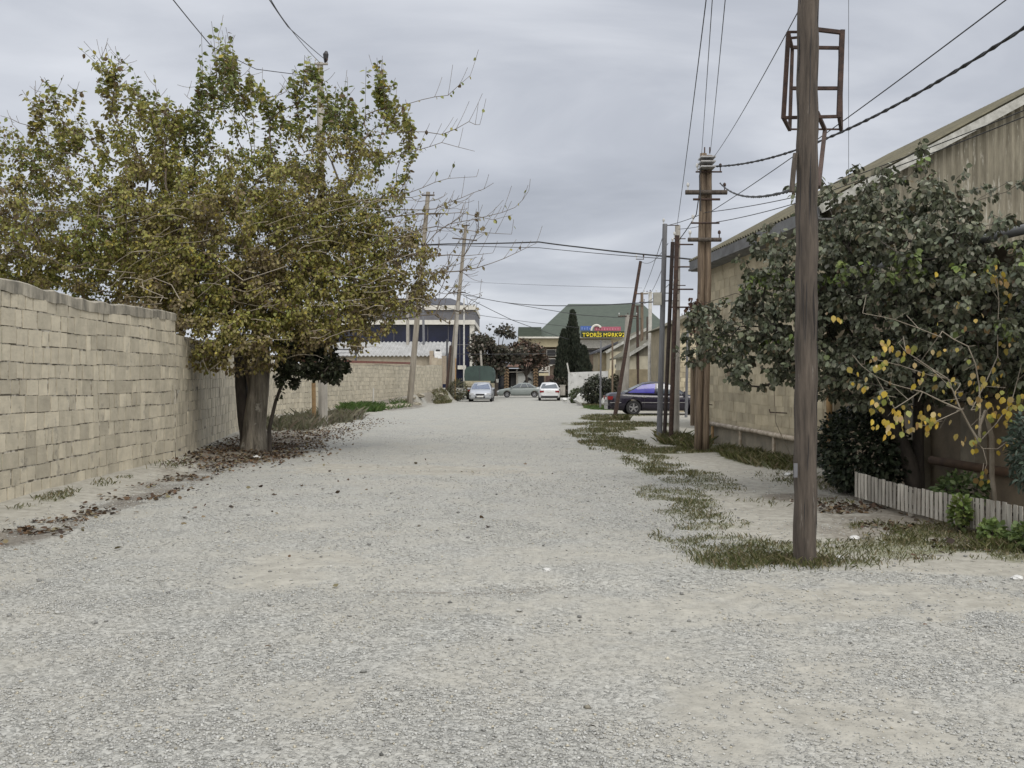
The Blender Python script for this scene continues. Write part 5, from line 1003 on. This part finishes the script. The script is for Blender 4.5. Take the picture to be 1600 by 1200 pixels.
# houses on the far right
def gable_house(label, x0, ye, x1, d, yb, tan, sheet_mt, wall_mt, base_mt, ymid, group=None, half=None, win=None, left=True):
    a_ = P(x0, ye, d); b_ = P(x1, ye, d); W = b_[0] - a_[0]; z0 = float(gz(a_[0], d)) - .2; O = thing('gabled_house', label, 'house', (a_[0] + W / 2, d, z0)); zm = P(0, ymid, d)[2]; hf = half or W
    mb = MB(); mb.box((a_[0] + W / 2, d + 4, (a_[2] + zm) / 2), (W, 8, a_[2] - zm)); mb.build('wall', wall_mt, O)
    mb = MB(); mb.box((a_[0] + W / 2, d + 4, (z0 + zm) / 2), (W + .1, 8.1, zm - z0)); mb.build('plinth', base_mt, O)
    mb = MB(); pk = a_[2] + hf * tan; right = a_[2] + max(0, (2 * hf - W)) * tan if W > hf else a_[2] + W * tan
    pts = [(a_[0], d - .02, a_[2])] + ([(a_[0] + hf, d - .02, pk), (b_[0], d - .02, right)] if W > hf else [(b_[0], d - .02, a_[2] + W * tan)]) + [(b_[0], d - .02, a_[2])]
    pts = [p_ for i, p_ in enumerate(pts) if i == 0 or np.linalg.norm(np.array(p_) - np.array(pts[i - 1])) > .05]
    mb.poly_prism(pts, (0, .15, 0)); mb.build('gable', sheet_mt, O)
    mb = MB(); e0 = np.array([a_[0] - .35, 0, a_[2] - .35 * tan + .1]); e1 = np.array([a_[0] + min(hf, W) , 0, a_[2] + min(hf, W) * tan + .1])
    q = [(e0[0], d - .35, e0[2]), (e1[0], d - .35, e1[2]), (e1[0], d + 9, e1[2]), (e0[0], d + 9, e0[2])]; mb.poly_prism(q, (0, 0, .1))
    if W > hf: e2 = (b_[0] + .3, 0, right + .1 - .3 * tan); mb.poly_prism([(e1[0], d - .35, e1[2]), (e2[0], d - .35, e2[2]), (e2[0], d + 9, e2[2]), (e1[0], d + 9, e1[2])], (0, 0, .1))
    mb.build('roof', M_asbroof, O)
    mb = MB(); mb.bar((e0[0], d - .38, e0[2]), (e1[0], d - .38, e1[2]), .06, .2); mb.build('verge_board', M_verge, O)
    if win:
        m1 = MB(); quad_box(m1, *win, d - .05, d + .1); w_ = m1.build('window', M_verge, O); m2 = MB(); quad_box(m2, win[0] + .6, win[1] - .6, win[2] + .6, win[3] - .6, d - .08, d - .055); m2.build('pane', M_dark, w_)
    return O
M_stonefar = mat('far_block', (.30, .255, .17), (.21, .18, .12), scale=2.5, bump=.01); M_gsheet = mat('far_grey_gable', (.21, .195, .15), (.15, .14, .11), scale=2, stretch=(4, 4, .4))
gable_house('cream walled house with grey sheet gable directly behind the dark sedan', 984, 556, 1120, 60, 620, .62, M_gsheet, mat('cream_far', (.50, .47, .37), (.38, .35, .27), scale=2), M_stonefar, 577, half=3.4)
gable_house('small house with cream end wall and sloping grey roof left of the stout concrete pole', 953, 549, 1010, 76, 620, .58, M_gsheet, mat('cream_far2', (.52, .48, .36), (.42, .38, .28), scale=2), M_cream, 577, half=3.2, win=(961, 966, 569, 574))
O = thing('block_outhouse', 'small block outhouse with lean-to roof between the round bush and the small cream house', 'outhouse', tuple(P(945, 600, 79)))
mb = MB(); quad_box(mb, 935, 953, 551, 615, 79, 84); mb.build('wall', M_stonefar, O)
mb = MB(); a_, b_ = P(931, 551.5, 78.5), P(966, 536, 78.5); mb.poly_prism([(a_[0], 78.5, a_[2]), (b_[0], 78.5, b_[2]), (b_[0], 85, b_[2]), (a_[0], 85, a_[2])], (0, 0, .15)); mb.build('roof', M_darkroof, O)
O = thing('block_house', 'yellowish block house just beyond the main right house, its wall showing between the poles', 'house', (9, 47, 0))
mb = MB(); a_ = P(1060, 0, 46)[0]; block_wall(mb, (a_, 46.5), (a_ + 9, 46.5), lambda u: 0, lambda u: 4.3, .3, row=.24, lens=(.4, .41), gap=.02, side=1); mb.build('wall', [M_plaster, M_base], O, tint=True)
mb = MB(); mb.poly_prism([(a_ - .3, 46.2, 4.25), (a_ + 4, 46.2, 6.3), (a_ + 9.3, 46.2, 4.25)], (0, 9, 0)); mb.build('roof', M_asbroof, O)
mb = MB(); mb.hexa([(a_, 46.8, -.2), (a_ + 9, 46.8, -.2), (a_ + 9, 55, -.2), (a_, 55, -.2), (a_, 46.8, 4.24), (a_ + 9, 46.8, 4.24), (a_ + 9, 55, 4.24), (a_, 55, 4.24)]); mb.build('rear_block', M_stonefar, O)
O = thing('lean_to_shed', 'narrow brownish block shed behind the double wooden pole, under a dark gutter', 'shed', (6.6, 31, 0))
mb = MB(); block_wall(mb, (6.0, 31), (8.4, 31), lambda u: 0, lambda u: 3.9, .25, row=.22, lens=(.39, .4), gap=.012, side=1, tintr=(.7, .95)); mb.hexa([(6.02, 31.3, -.1), (8.4, 31.3, -.1), (8.4, 36, -.1), (7.0, 36, -.1), (6.02, 31.3, 3.9), (8.4, 31.3, 3.9), (8.4, 36, 3.9), (7.0, 36, 3.9)], mi=1); mb.build('wall', [M_plaster, M_base], O, tint=True)
mb = MB(); mb.poly_prism([(5.8, 30.6, 3.92), (8.7, 30.6, 4.9), (8.7, 36.4, 4.9), (6.8, 36.4, 4.2)], (0, 0, .12)); mb.build('roof', M_asbroof, O)
mb = MB(); mb.tube([(5.78, 30.6, 3.97), (6.78, 36.4, 4.25)], .08, 6); mb.build('gutter', M_fascia, O)
O = thing('painted_wall', 'whitewashed stained wall behind the round roadside bush', 'wall', tuple(P(910, 625, 72)))
mb = MB(); a_, b_ = P(888, 582, 72), P(946, 582, 72); z0 = -.3; mb.hexa([(a_[0], 72, z0), (b_[0], 70, z0), (b_[0], 70.3, z0), (a_[0], 72.3, z0), (a_[0], 72, a_[2]), (b_[0], 70, a_[2] + .1), (b_[0], 70.3, a_[2] + .1), (a_[0], 72.3, a_[2])])
mb.build('wall', mat('stained_whitewash', (.62, .62, .6), (.5, .5, .48), scale=1.5, spots=((.22, .22, .2), 2.2, .56)), O)
pole('corner_stake', 'thin white leaning stake on the corner of the whitewashed wall', P(889, 583, 71.8), P(886, 567, 71.8), .06, .05, M_whitepost, n=6, cat='post')
# white lump, low concrete blocks
def rock(c, r, mt, label=None, cat='rock', group=None, name='rock', seed=0):
    st = random.Random(seed); mb = MB(); vv = []; n1, n2 = 7, 10
    for i in range(n1):
        th = math.pi * i / (n1 - 1)
        for j in range(n2):
            ph = 2 * math.pi * j / n2; k = 1 + st.uniform(-.22, .22); vv.append((c[0] + r[0] * k * math.sin(th) * math.cos(ph), c[1] + r[1] * k * math.sin(th) * math.sin(ph), c[2] + r[2] * k * math.cos(th)))
    ff = [(i * n2 + j, (i + 1) * n2 + j, (i + 1) * n2 + (j + 1) % n2, i * n2 + (j + 1) % n2) for i in range(n1 - 1) for j in range(n2)]; mb.add(vv, ff); o = mb.build(name, mt, None, org=tuple(c)); tag(o, label, cat, group); return o
M_pale = mat('pale_rubble', (.36, .33, .26), (.19, .17, .13), scale=4, bump=.02); M_wl = mat('white_sheeting', (.68, .68, .66), (.4, .4, .38), scale=2.5, bump=.03)
rock((P(913, 622, 64)[0], 64, .2), (.62, .5, .55), M_wl, 'large white lump lying left of the round roadside bush', 'rubble heap', None, 'white_rubble_heap', 3)
rock((P(944, 622, 60)[0], 60, .1), (.25, .25, .32), M_wl, 'small white lump at the right foot of the round roadside bush', 'rubble heap', None, 'white_rubble_heap', 5)
rock((P(882, 626, 76)[0], 76, -.05), (.22, .2, .16), M_wl, 'tiny pale stone in the verge right of the white sedan', 'rock', None, 'rock', 6)
o = MB(); o.box(tuple(P(879, 610, 79)), (.42, .4, .8)); o.box(tuple(P(879, 610, 79) + (0, 0, .42)), (.5, .48, .06)); tag(o.build('concrete_bollard', M_conc, None, org=tuple(P(879, 615, 79))), 'grey concrete block standing right of the white sedan', 'bollard')
shrub('round_bush', 'round grey-green roadside bush in front of the whitewashed wall', (5.5, 61, .85), (1.1, 1.1, .95), 3600, (.10, .18), [(.05, .055, .035), (.08, .085, .055), (.035, .04, .028)])
shrub('verge_shrub', 'small green shrub on the verge right of the white sedan', (4.75, 70, .35), (.55, .9, .6), 1200, (.10, .17), [(.06, .08, .035), (.09, .10, .05)])
shrub('verge_shrub', 'dark reddish shrubs behind the white sedan at the foot of the cypress', (5.2, 92, .7), (2.0, 1.0, 1.0), 2200, (.16, .26), [(.045, .035, .025), (.06, .055, .035), (.03, .035, .022)])
shrub('verge_shrub', 'tall dry weeds between the tall greyish pole and the green truck', (-4.35, 76.5, .7), (.8, 1.0, .9), 1500, (.12, .2), [(.10, .10, .055), (.15, .14, .08), (.07, .075, .04)], tmpl=NARROW)
shrub('verge_shrub', 'dark shrub between the small cream house and the round roadside bush', (P(962, 0, 66)[0], 66, .9), (.75, .6, 1.0), 1100, (.12, .2), [(.05, .05, .03), (.08, .075, .045)])
# far trees
def fartree(name, label, base, ell, n, size, pal, th=2.5):
    T = thing(name, label, 'tree', base); b_ = np.array(base); mb = MB(); mb.tube([b_ + (0, 0, -.2), b_ + (.1, 0, th * .6), b_ + (0, 0, th)], [.2, .16, .12], 8); mb.build('trunk', M_darkbark, T)
    p_ = in_ell(ell, n, .3); p_ += rng.normal(0, .25, p_.shape); k = fbm(p_[:, 0] * 1.1 + p_[:, 1] * .3, p_[:, 2] * 1.3, .7, 4, 500) > .44; p_ = p_[k]; m = len(p_); leaves('foliage', p_, rng.normal(0, 1, (m, 3)), up_normals(m), rng.uniform(*size, m), pick(pal, m, .3), M_dull, T)
    mb = MB()
    for i in range(14):
        q = in_ell(ell, 1, .7)[0]; s0 = b_ + np.array([0, 0, th * .8]); mb.tube([s0, (s0 + q) / 2 + (0, 0, .2), q], [.08, .05, .02], 5)
    mb.build('branches', M_darkbark, T); return T
def PE(px, py, d, rx, rz, ry=None, w=1): c = P(px, py, d); return (c[0], c[1], c[2], rx * d / F, (ry or rx) * d / F, rz * d / F, w)
fartree('broadleaf_tree', 'dark broad tree rising behind the green truck and the shop roof', (P(775, 0, 100)[0], 100, -.2), [PE(775, 540, 100, 36, 20), PE(787, 520, 100, 16, 12), PE(752, 548, 100, 18, 22), PE(765, 572, 100, 24, 14), PE(800, 552, 100, 20, 14), PE(768, 525, 100, 14, 14), PE(745, 530, 100, 9, 10)], 9500, (.22, .40), [(.06, .062, .042), (.10, .09, .07), (.04, .042, .03), (.14, .115, .09)])
fartree('broadleaf_tree', 'low brownish autumn tree left of the cypress, over the shop roof', (P(822, 0, 106)[0], 106, -.2), [PE(825, 553, 106, 26, 14), PE(843, 561, 106, 15, 11), PE(806, 550, 106, 16, 12), PE(818, 540, 106, 10, 9)], 5200, (.22, .40), [(.13, .085, .06), (.09, .07, .05), (.06, .055, .04)])
def cypress(label, px, ptop, d, wpx):
    bx = P(px, 0, d)[0]; ht = P(0, ptop, d)[2] + .2; w_ = wpx * d / F; T = thing('cypress_tree', label, 'tree', (bx, d, -.2)); mb = MB(); mb.tube([(bx, d, -.3), (bx, d, ht * .8)], [.18, .05], 8); mb.build('trunk', M_darkbark, T)
    n = 9000; u = rng.random(n) ** .8; a_ = rng.uniform(0, 6.283, n); prof = np.sin(np.clip(u * .93 + .07, 0, 1) * math.pi) ** .55 * (1.12 - .72 * u) ; rr = w_ / 2 * prof * (.55 + .5 * rng.random(n) ** .5) * (.45 + 1.1 * fbm(a_ * 1.8 + 9, u * 9, 1, 3, int(px) & 63))
    p_ = np.stack([bx + rr * np.cos(a_), d + rr * np.sin(a_), ht * (.03 + .97 * u)], -1); ax = np.stack([np.cos(a_) * .35, np.sin(a_) * .35, np.ones(n)], -1) + rng.normal(0, .18, (n, 3)); nr = np.stack([np.cos(a_), np.sin(a_), np.zeros(n)], -1) + rng.normal(0, .4, (n, 3))
    leaves('foliage', p_, ax, nr, rng.uniform(.25, .5, n), pick([(.028, .036, .024), (.045, .052, .035), (.018, .024, .016)], n, .25), M_dull, T, tmpl=NARROW)
cypress('tall dark slender cypress in front of the green roof', 895, 492, 98, 30)
cypress('shorter dark cypress crowding the left side of the tall one', 881, 522, 97, 26)
cypress('low dark conifer crowding the right side of the tall cypress', 912, 548, 96, 26)
# rubble on the left bank
for i in range(16):
    y = rng.uniform(50, 74); x = edge_l(y) - rng.uniform(.0, .5) * np.interp(y, [50, 74], [1.6, 1.0]); rr = rng.uniform(.18, .5)
    rock((float(x), float(y), float(gz(x, y)) + .04), (rr, rr * .8, rr * .32), M_pale, 'flat pale rubble slab dumped at the foot of the far left wall', 'rubble', 'pale rubble slabs dumped on the left bank', 'rubble_slab', i + 20)
o = MB(); o.tube([G(583, 640, 52) + (0, 0, -.1), G(583, 640, 52) + (.02, 0, .95)], .04, 6); tag(o.build('white_stake', M_whitepost, None, org=tuple(G(583, 640, 52))), 'short thin white stake in front of the far left wall', 'stake')
# stones lying about
for i, (px, py, s_, lb) in enumerate(((1590, 905, .05, 'pale stone at the road edge on the far right'), (1336, 845, .055, 'pale chunk of stone in the grass right of the near pole'), (1313, 873, .04, 'small pale stone right beside the foot of the near pole'), (1232, 743, .07, 'whitish stone at the wall foot left of the near pole'), (855, 893, .035, 'white scrap lying on the gravel in the middle of the road'), (401, 716, .08, 'pale stone in the leaf litter right under the big tree'))):
    dd = 2400 / (py - HY); g_ = G(px, py, dd); rock((g_[0], g_[1], g_[2] + s_ * .25), (s_, s_ * .8, s_ * .5), M_wl, lb, 'rock', None, 'rock', 60 + i)

# ------------------------------------------------------------------ vehicles
def paint(name, col, rough=.28, metal=.0): return mat(name, col, tuple(c * .93 for c in col), rough=rough, metal=metal, coat=.25, scale=2)
M_tyre = mat('tyre_rubber', (.022, .022, .022), rough=.9); M_chrome = mat('chrome_trim', (.55, .55, .56), rough=.25, metal=.8); M_plate = mat('number_plate', (.7, .7, .68), rough=.4); M_head = mat('lamp_glass', (.55, .56, .58), rough=.15); M_tail = mat('tail_lamp_red', (.22, .02, .02), rough=.2); M_black = mat('black_plastic', (.025, .025, .028), rough=.6); M_rim = mat('alloy_rim', (.36, .36, .37), rough=.35, metal=.6)
def car(name, label, loc, rz, Lc, Wc, Hc, wb, pm, glass, st, gh, rwheel=.31, front_over=None, windows=((.03, .46), (.50, .95)), group=None, strip=False, spokes=5, cat='car'):
    """x forward. st: stations (x fraction, ztop, zbot, half-width fraction); gh: greenhouse (rear base, rear top, front top, front base) as fractions"""
    T = thing(name, label, cat, loc, group); T.rotation_euler = (0, 0, rz); o_ = np.array(ORG[T.name])
    ORG[T.name] = (0, 0, 0)     # local coordinates from here on
    xs = np.linspace(0, 1, 45); stt = np.array(st); sec = [(0, 0), (.80, 0), (.93, .05), (.985, .2), (1.0, .42), (.99, .64), (.965, .80), (.92, .92), (.84, .985), (0, 1.015)]
    vv = []; ff = []; ns_ = len(sec) * 2 - 2
    for u in xs:
        zt_ = np.interp(u, stt[:, 0], stt[:, 1]); zb_ = np.interp(u, stt[:, 0], stt[:, 2]); hw = np.interp(u, stt[:, 0], stt[:, 3]) * Wc / 2; ring = [(hw * a_, zb_ + (zt_ - zb_) * b_) for a_, b_ in sec]; full = ring + [(-a_, b_) for a_, b_ in ring[-2:0:-1]]
        for a_, b_ in full: vv.append(((u - .5) * Lc, a_, b_))
    for i in range(len(xs) - 1):
        for j in range(ns_): j2 = (j + 1) % ns_; ff.append((i * ns_ + j, (i + 1) * ns_ + j, (i + 1) * ns_ + j2, i * ns_ + j2))
    ff.append(tuple(range(ns_))); ff.append(tuple((len(xs) - 1) * ns_ + j for j in range(ns_ - 1, -1, -1)))
    mb = MB(); mb.add(vv, ff); body = mb.build('body', pm, T, smooth=True)
    fo = front_over if front_over is not None else (Lc - wb) / 2; wx = (Lc / 2 - fo, Lc / 2 - fo - wb)
    cut = MB()
    for x_ in wx: cut.tube([(x_, -Wc, rwheel), (x_, Wc, rwheel)], rwheel + .055, 24)
    co = cut.build('cutter', pm, None); md = body.modifiers.new('arches', 'BOOLEAN'); md.object = co; md.operation = 'DIFFERENCE'; md.solver = 'EXACT'
    keep_p = body.parent; body.parent = None
    bpy.context.view_layer.update(); dg = bpy.context.evaluated_depsgraph_get(); me = bpy.data.meshes.new_from_object(body.evaluated_get(dg)); body.modifiers.clear(); body.data = me; bpy.data.objects.remove(co); body.parent = keep_p
    me.polygons.foreach_set('use_smooth', [len(p_.vertices) < 8 for p_ in me.polygons])
    # greenhouse
    rb, rt, ftp, fb = [(q - .5) * Lc for q in gh]; zb_r = float(np.interp(gh[0], stt[:, 0], stt[:, 1])) - .02; zb_f = float(np.interp(gh[3], stt[:, 0], stt[:, 1])) - .02; wb_ = Wc / 2 * .90; wt = Wc / 2 * .66; zr = Hc
    def side(u, v_, s): x = (rb + (rt - rb) * v_) * (1 - u) + (fb + (ftp - fb) * v_) * u; y = wb_ + (wt - wb_) * v_; z0 = zb_r * (1 - u) + zb_f * u; zt_ = zr - .05 + .05 * math.sin(math.pi * min(1, max(0, u))) ; return np.array([x, s * (y + .035 * math.sin(math.pi * v_)), z0 + (zt_ - z0) * v_])
    U = [0, .12, .3, .5, .7, .88, 1]; V = [0, .25, .5, .75, .92, 1]; vv = []; ff = []
    for u in U:
        ring = [side(u, v_, 1) for v_ in V]; top = side(u, 1, 1) + (0, 0, .025); ring += [top * (1, .75, 1), top * (1, .4, 1) + (0, 0, .012), top * (1, 0, 1) + (0, 0, .018)]; full = ring + [q * (1, -1, 1) for q in ring[-2::-1]]; vv += full
    m_ = len(full)
    for i in range(len(U) - 1):
        for j in range(m_ - 1): ff.append((i * m_ + j, (i + 1) * m_ + j, (i + 1) * m_ + j + 1, i * m_ + j + 1))
    ff.append(tuple(range(m_))); ff.append(tuple((len(U) - 1) * m_ + j for j in range(m_ - 1, -1, -1))); mb = MB(); mb.add(vv, ff); mb.build('cabin', pm, T, smooth=True)
    for s in (1, -1):
        for (u0, u1) in windows:
            mb = MB(); us = np.linspace(u0, u1, 6); vsn = [.06, .3, .6, .86]; off = np.array([0, s * .012, .004]); vv = [side(u, v_, s) + off for u in us for v_ in vsn]; ff = [(i * 4 + j, i * 4 + j + 1, (i + 1) * 4 + j + 1, (i + 1) * 4 + j) for i in range(5) for j in range(3)]; n0 = len(vv); vv += [q - off * .9 for q in vv]; ff += [tuple(n0 + k for k in f_[::-1]) for f_ in ff]
            mb.add(vv, ff); mb.build('side_window', glass, T, smooth=True)
    for nm, u_, sg in (('rear_window', 0, -1), ('windscreen', 1, 1)):
        mb = MB(); a0, a1 = side(u_, .08, 1), side(u_, .9, 1); off = np.array([sg * .014, 0, .008]); q = [a0 * (1, .90, 1) + off, a0 * (1, -.90, 1) + off, a1 * (1, -.86, 1) + off, a1 * (1, .86, 1) + off]; mb.poly_prism([tuple(k) for k in q], (-sg * .008, 0, -.004)); mb.build(nm, glass, T)
    zf = float(np.interp(.97, stt[:, 0], stt[:, 1])); zrr = float(np.interp(.03, stt[:, 0], stt[:, 1]))
    def hwid(u): return float(np.interp(u, stt[:, 0], stt[:, 3])) * Wc / 2
    for s in (1, -1):
        mb = MB(); mb.box((Lc / 2 - .12, s * hwid(.97) * .80, zf - .13), (.26, .30 * hwid(.97) * 1.3, .13)); mb.build('headlight', M_head, T)
        mb = MB(); mb.box((-Lc / 2 + .10, s * hwid(.03) * .80, zrr - .20), (.24, .42 * hwid(.03), .15)); mb.build('tail_light', M_tail, T)
        mb = MB(); mb.box((fb - .12, s * (Wc / 2 * .93 + .10), zb_f + .09), (.12, .20, .13)); mb.build('mirror', pm, T)
    mb = MB(); mb.box((Lc / 2 - .02, 0, zf - .18), (.06, hwid(.98) * .85, .13)); mb.build('grille', M_black, T)
    mb = MB(); mb.box((Lc / 2 - .005, 0, .37), (.05, hwid(.98) * .95, .14)); mb.build('air_intake', M_black, T)
    mb = MB(); mb.box((Lc / 2 + .025, 0, .42), (.02, .52, .11)); mb.build('number_plate', M_plate, T)
    mb = MB(); mb.box((-Lc / 2 - .012, 0, zrr - .24), (.02, .52, .11)); mb.build('number_plate', M_plate, T)
    mb = MB(); mb.box((-Lc / 2 + .05, 0, .33), (.12, hwid(.03) * 1.75, .16)); mb.build('rear_bumper', M_black if not strip else pm, T)
    if strip:
        for s in (1, -1):
            mb = MB(); mb.box((0.05, s * (Wc / 2 + .004), .56), (wb - .85, .03, .035)); mb.build('side_trim', M_chrome, T)
            mb = MB(); mb.box((-Lc / 2 + .32, s * (Wc / 2 * .955), .56), (.5, .035, .035), -s * .08 * 0); mb.build('side_trim', M_chrome, T)
            for xh in (.1, -.75): mb = MB(); mb.box((xh * 1.1, s * (Wc / 2 - .005), .80), (.2, .04, .035)); mb.build('door_handle', M_chrome, T)
            mb = MB()
            for xd in (wx[1] + .48, .28, wx[0] - .42): mb.box((xd, s * (Wc / 2 - .002), .60), (.012, .012, .5))
            mb.build('door_gap', M_black, T)
        mb = MB(); mb.box((-Lc / 2 - .004, 0, .56), (.03, hwid(.02) * 1.8, .035)); mb.build('rear_trim', M_chrome, T)
    for x_ in wx:
        for s in (1, -1):
            y0 = s * (Wc / 2 - .10); ty = MB(); prof = [(-.10, rwheel * .62), (-.10, rwheel * .93), (-.07, rwheel), (.07, rwheel), (.10, rwheel * .93), (.10, rwheel * .62)]
            vv = []; ff = []; K = 28
            for k in range(K):
                a_ = 2 * math.pi * k / K
                for (yy, rr) in prof: vv.append((x_ + rr * math.cos(a_), y0 + yy, rwheel + rr * math.sin(a_)))
            for k in range(K):
                for j in range(6): j2 = (j + 1) % 6; k2 = (k + 1) % K; ff.append((k * 6 + j, k2 * 6 + j, k2 * 6 + j2, k * 6 + j2))
            ty.add(vv, ff); wo = ty.build('wheel', M_tyre, T, smooth=False)
            rm = MB(); rm.tube([(x_, y0 + s * .04, rwheel), (x_, y0 + s * .055, rwheel)], rwheel * .62, 24, mi=1); rm.tube([(x_, y0 + s * .055, rwheel), (x_, y0 + s * .09, rwheel)], rwheel * .16, 12, mi=0)
            for k in range(spokes): a_ = 2 * math.pi * k / spokes + .3; rm.bar((x_ + .1 * rwheel * math.cos(a_), y0 + s * .082, rwheel + .1 * rwheel * math.sin(a_)), (x_ + .62 * rwheel * math.cos(a_), y0 + s * .082, rwheel + .62 * rwheel * math.sin(a_)), .065, .025, up=(0, 1, 0), mi=0)
            tr_ = [(x_ + .62 * rwheel * math.cos(a_), y0 + s * .085, rwheel + .62 * rwheel * math.sin(a_)) for a_ in np.linspace(0, 2 * math.pi, 25)]; rm.tube(tr_, .016, 5, mi=0)
            rm.build('rim', [M_rim, M_black], wo)
    ORG[T.name] = tuple(o_); return T
SED = [(0, .86, .42, .74), (.012, .93, .32, .83), (.04, .98, .24, .91), (.12, 1.0, .20, .97), (.25, .96, .19, 1.0), (.45, .93, .19, 1.0), (.62, .92, .19, 1.0), (.72, .93, .19, 1.0), (.82, .86, .19, .98), (.93, .76, .20, .93), (.975, .70, .22, .86), (.993, .64, .28, .78), (1, .56, .38, .70)]
M_violet = mat('reflective_blue_film', (.06, .055, .33), (.03, .028, .17), rough=.12, scale=1.5, spec=.45, mid=(.3, .7))
M_carglass = mat('car_glass', (.05, .065, .075), (.035, .045, .055), rough=.07, spec=.9, scale=1)
MX = P(951, 0, 42.0)[0]
merc = car('dark_sedan', 'dark violet-black sedan with blue rear side window parked across behind the rusty posts', (MX + 2.4, 43.2, float(gz(MX + 2.4, 42.9)) - .0), 0.02, 4.80, 1.80, 1.45, 2.83, paint('violet_black_paint', (.010, .008, .018), .22), M_carglass, SED, (.155, .34, .565, .735), rwheel=.325, front_over=.86, strip=True)
k = 0
for ch in merc.children:
    if ch.name.startswith('side_window'):
        k += 1
        if k in (1, 3): ch.data.materials[0] = M_violet; ch['label'] = 'blue reflective rear side window'
SLV = [(0, .80, .42, .78), (.02, .95, .28, .88), (.06, 1.0, .22, .95), (.2, 1.0, .2, 1.0), (.5, .97, .2, 1.0), (.7, .98, .2, 1.0), (.8, .94, .2, .99), (.92, .84, .20, .95), (.975, .74, .20, .90), (.993, .66, .26, .82), (1, .55, .36, .74)]
p0 = P(751, 0, 74); car('silver_hatchback', 'silver hatchback facing the camera in front of the green truck', (p0[0], 74 + 2.1, float(gz(p0[0], 75))), -math.pi / 2 - .02, 4.35, 1.84, 1.48, 2.65, paint('silver_paint', (.42, .44, .47), .3, .3), mat('blue_tint_glass', (.10, .13, .19), (.07, .09, .14), rough=.1, spec=.9), SLV, (.03, .13, .55, .74), rwheel=.32)
p0 = P(859.5, 0, 78); car('white_sedan', 'white sedan seen from behind at the road end, left of the concrete block', (p0[0], 78 + 2.2, float(gz(p0[0], 80))), math.pi / 2 - .02, 4.6, 1.78, 1.46, 2.7, paint('white_paint', (.62, .63, .64)), M_carglass, SED, (.14, .31, .56, .74), rwheel=.32)
p0 = P(813.5, 0, 92); car('grey_sedan', 'old grey green sedan crossing side-on at the end of the road', (p0[0], 92, float(gz(p0[0], 92))), math.pi, 4.5, 1.68, 1.38, 2.6, paint('grey_green_paint', (.20, .225, .215), .4), M_carglass, SED, (.16, .31, .55, .72), rwheel=.30, windows=((.08, .30), (.34, .62), (.66, .93)))
# green canvas truck seen from behind
p0 = P(749, 0, 82); tx = p0[0]; ty0 = 82.0; tz = float(gz(tx, ty0)); T = thing('canvas_truck', 'lorry with a dark green canvas cover seen from behind, at the left road end', 'truck', (tx, ty0, tz))
M_canvas = mat('green_canvas', (.055, .085, .075), (.04, .06, .055), scale=1.5, bump=.02, bscale=3, spots=((.10, .13, .12), 2, .62))
mb = MB(); prof = [(a_, b_ + .2) for a_, b_ in ((-1.24, 1.38), (-1.30, 1.75), (-1.27, 2.25), (-1.12, 2.55), (-.8, 2.66), (0, 2.70), (.8, 2.66), (1.12, 2.55), (1.27, 2.25), (1.30, 1.75), (1.24, 1.38))]; vv = []; K = 9
for i in range(K):
    sg = 1 - .02 * (i % 2); y = ty0 + 5.2 * i / (K - 1)
    for (a_, b_) in prof: vv.append((tx + a_ * sg, y, tz + 1.38 + (b_ - 1.38) * sg))
ff = [(i * 11 + j, i * 11 + j + 1, (i + 1) * 11 + j + 1, (i + 1) * 11 + j) for i in range(K - 1) for j in range(10)] + [tuple(range(10, -1, -1)), tuple((K - 1) * 11 + j for j in range(11))]; mb.add(vv, ff); cv = mb.build('canvas_cover', M_canvas, T, smooth=False)
mb = MB(); mb.box((tx + .02, ty0 - .02, tz + 2.2), (.03, .03, 1.2)); mb.build('seam', M_darkroof, cv)
mb = MB(); mb.box((tx, ty0 + 2.6, tz + 1.15), (2.45, 5.2, .5)); mb.build('load_bed', mat('truck_bed_wood', (.30, .27, .19), (.2, .18, .12)), T)
mb = MB(); mb.box((tx - .15, ty0 - .05, tz + 1.45), (2.2, .05, .30)); mb.box((tx - .15, ty0 - .07, tz + 1.22), (2.0, .05, .10)); mb.build('tailgate', mat('tailgate_cream', (.42, .39, .28), (.3, .27, .19)), T)
mb = MB(); mb.box((tx, ty0 + 6.6, tz + 1.5), (2.1, 1.8, 1.7)); mb.box((tx, ty0 + 7.7, tz + 1.15), (1.9, .6, 1.0)); mb.build('cab', mat('truck_cab_green', (.07, .10, .07)), T)
mb = MB()
for s in (-.4, .4): mb.box((tx + s, ty0 + 3.6, tz + .8), (.12, 7, .2))
mb.build('chassis', M_black, T)
for yy in (ty0 + 1.2, ty0 + 6.4):
    for s in (-1, 1):
        mb = MB(); mb.tube([(tx + s * .75, yy, tz + .48), (tx + s * 1.15, yy, tz + .48)], .48, 20); wo = mb.build('wheel', M_tyre, T); m2 = MB(); m2.tube([(tx + s * 1.16, yy, tz + .48), (tx + s * 1.18, yy, tz + .48)], .24, 12); m2.build('rim', M_greypost, wo)
for s in (-1, 1):
    mb = MB(); mb.box((tx + s * 1.45, ty0 + 5.6, tz + 1.6), (.22, .06, .32)); mb.build('mirror', M_verge, T)
    mb = MB(); mb.box((tx + s * .95, ty0 - .03, tz + .78), (.3, .06, .12)); mb.build('tail_light', M_tail, T)
print('objects', len(bpy.data.objects))
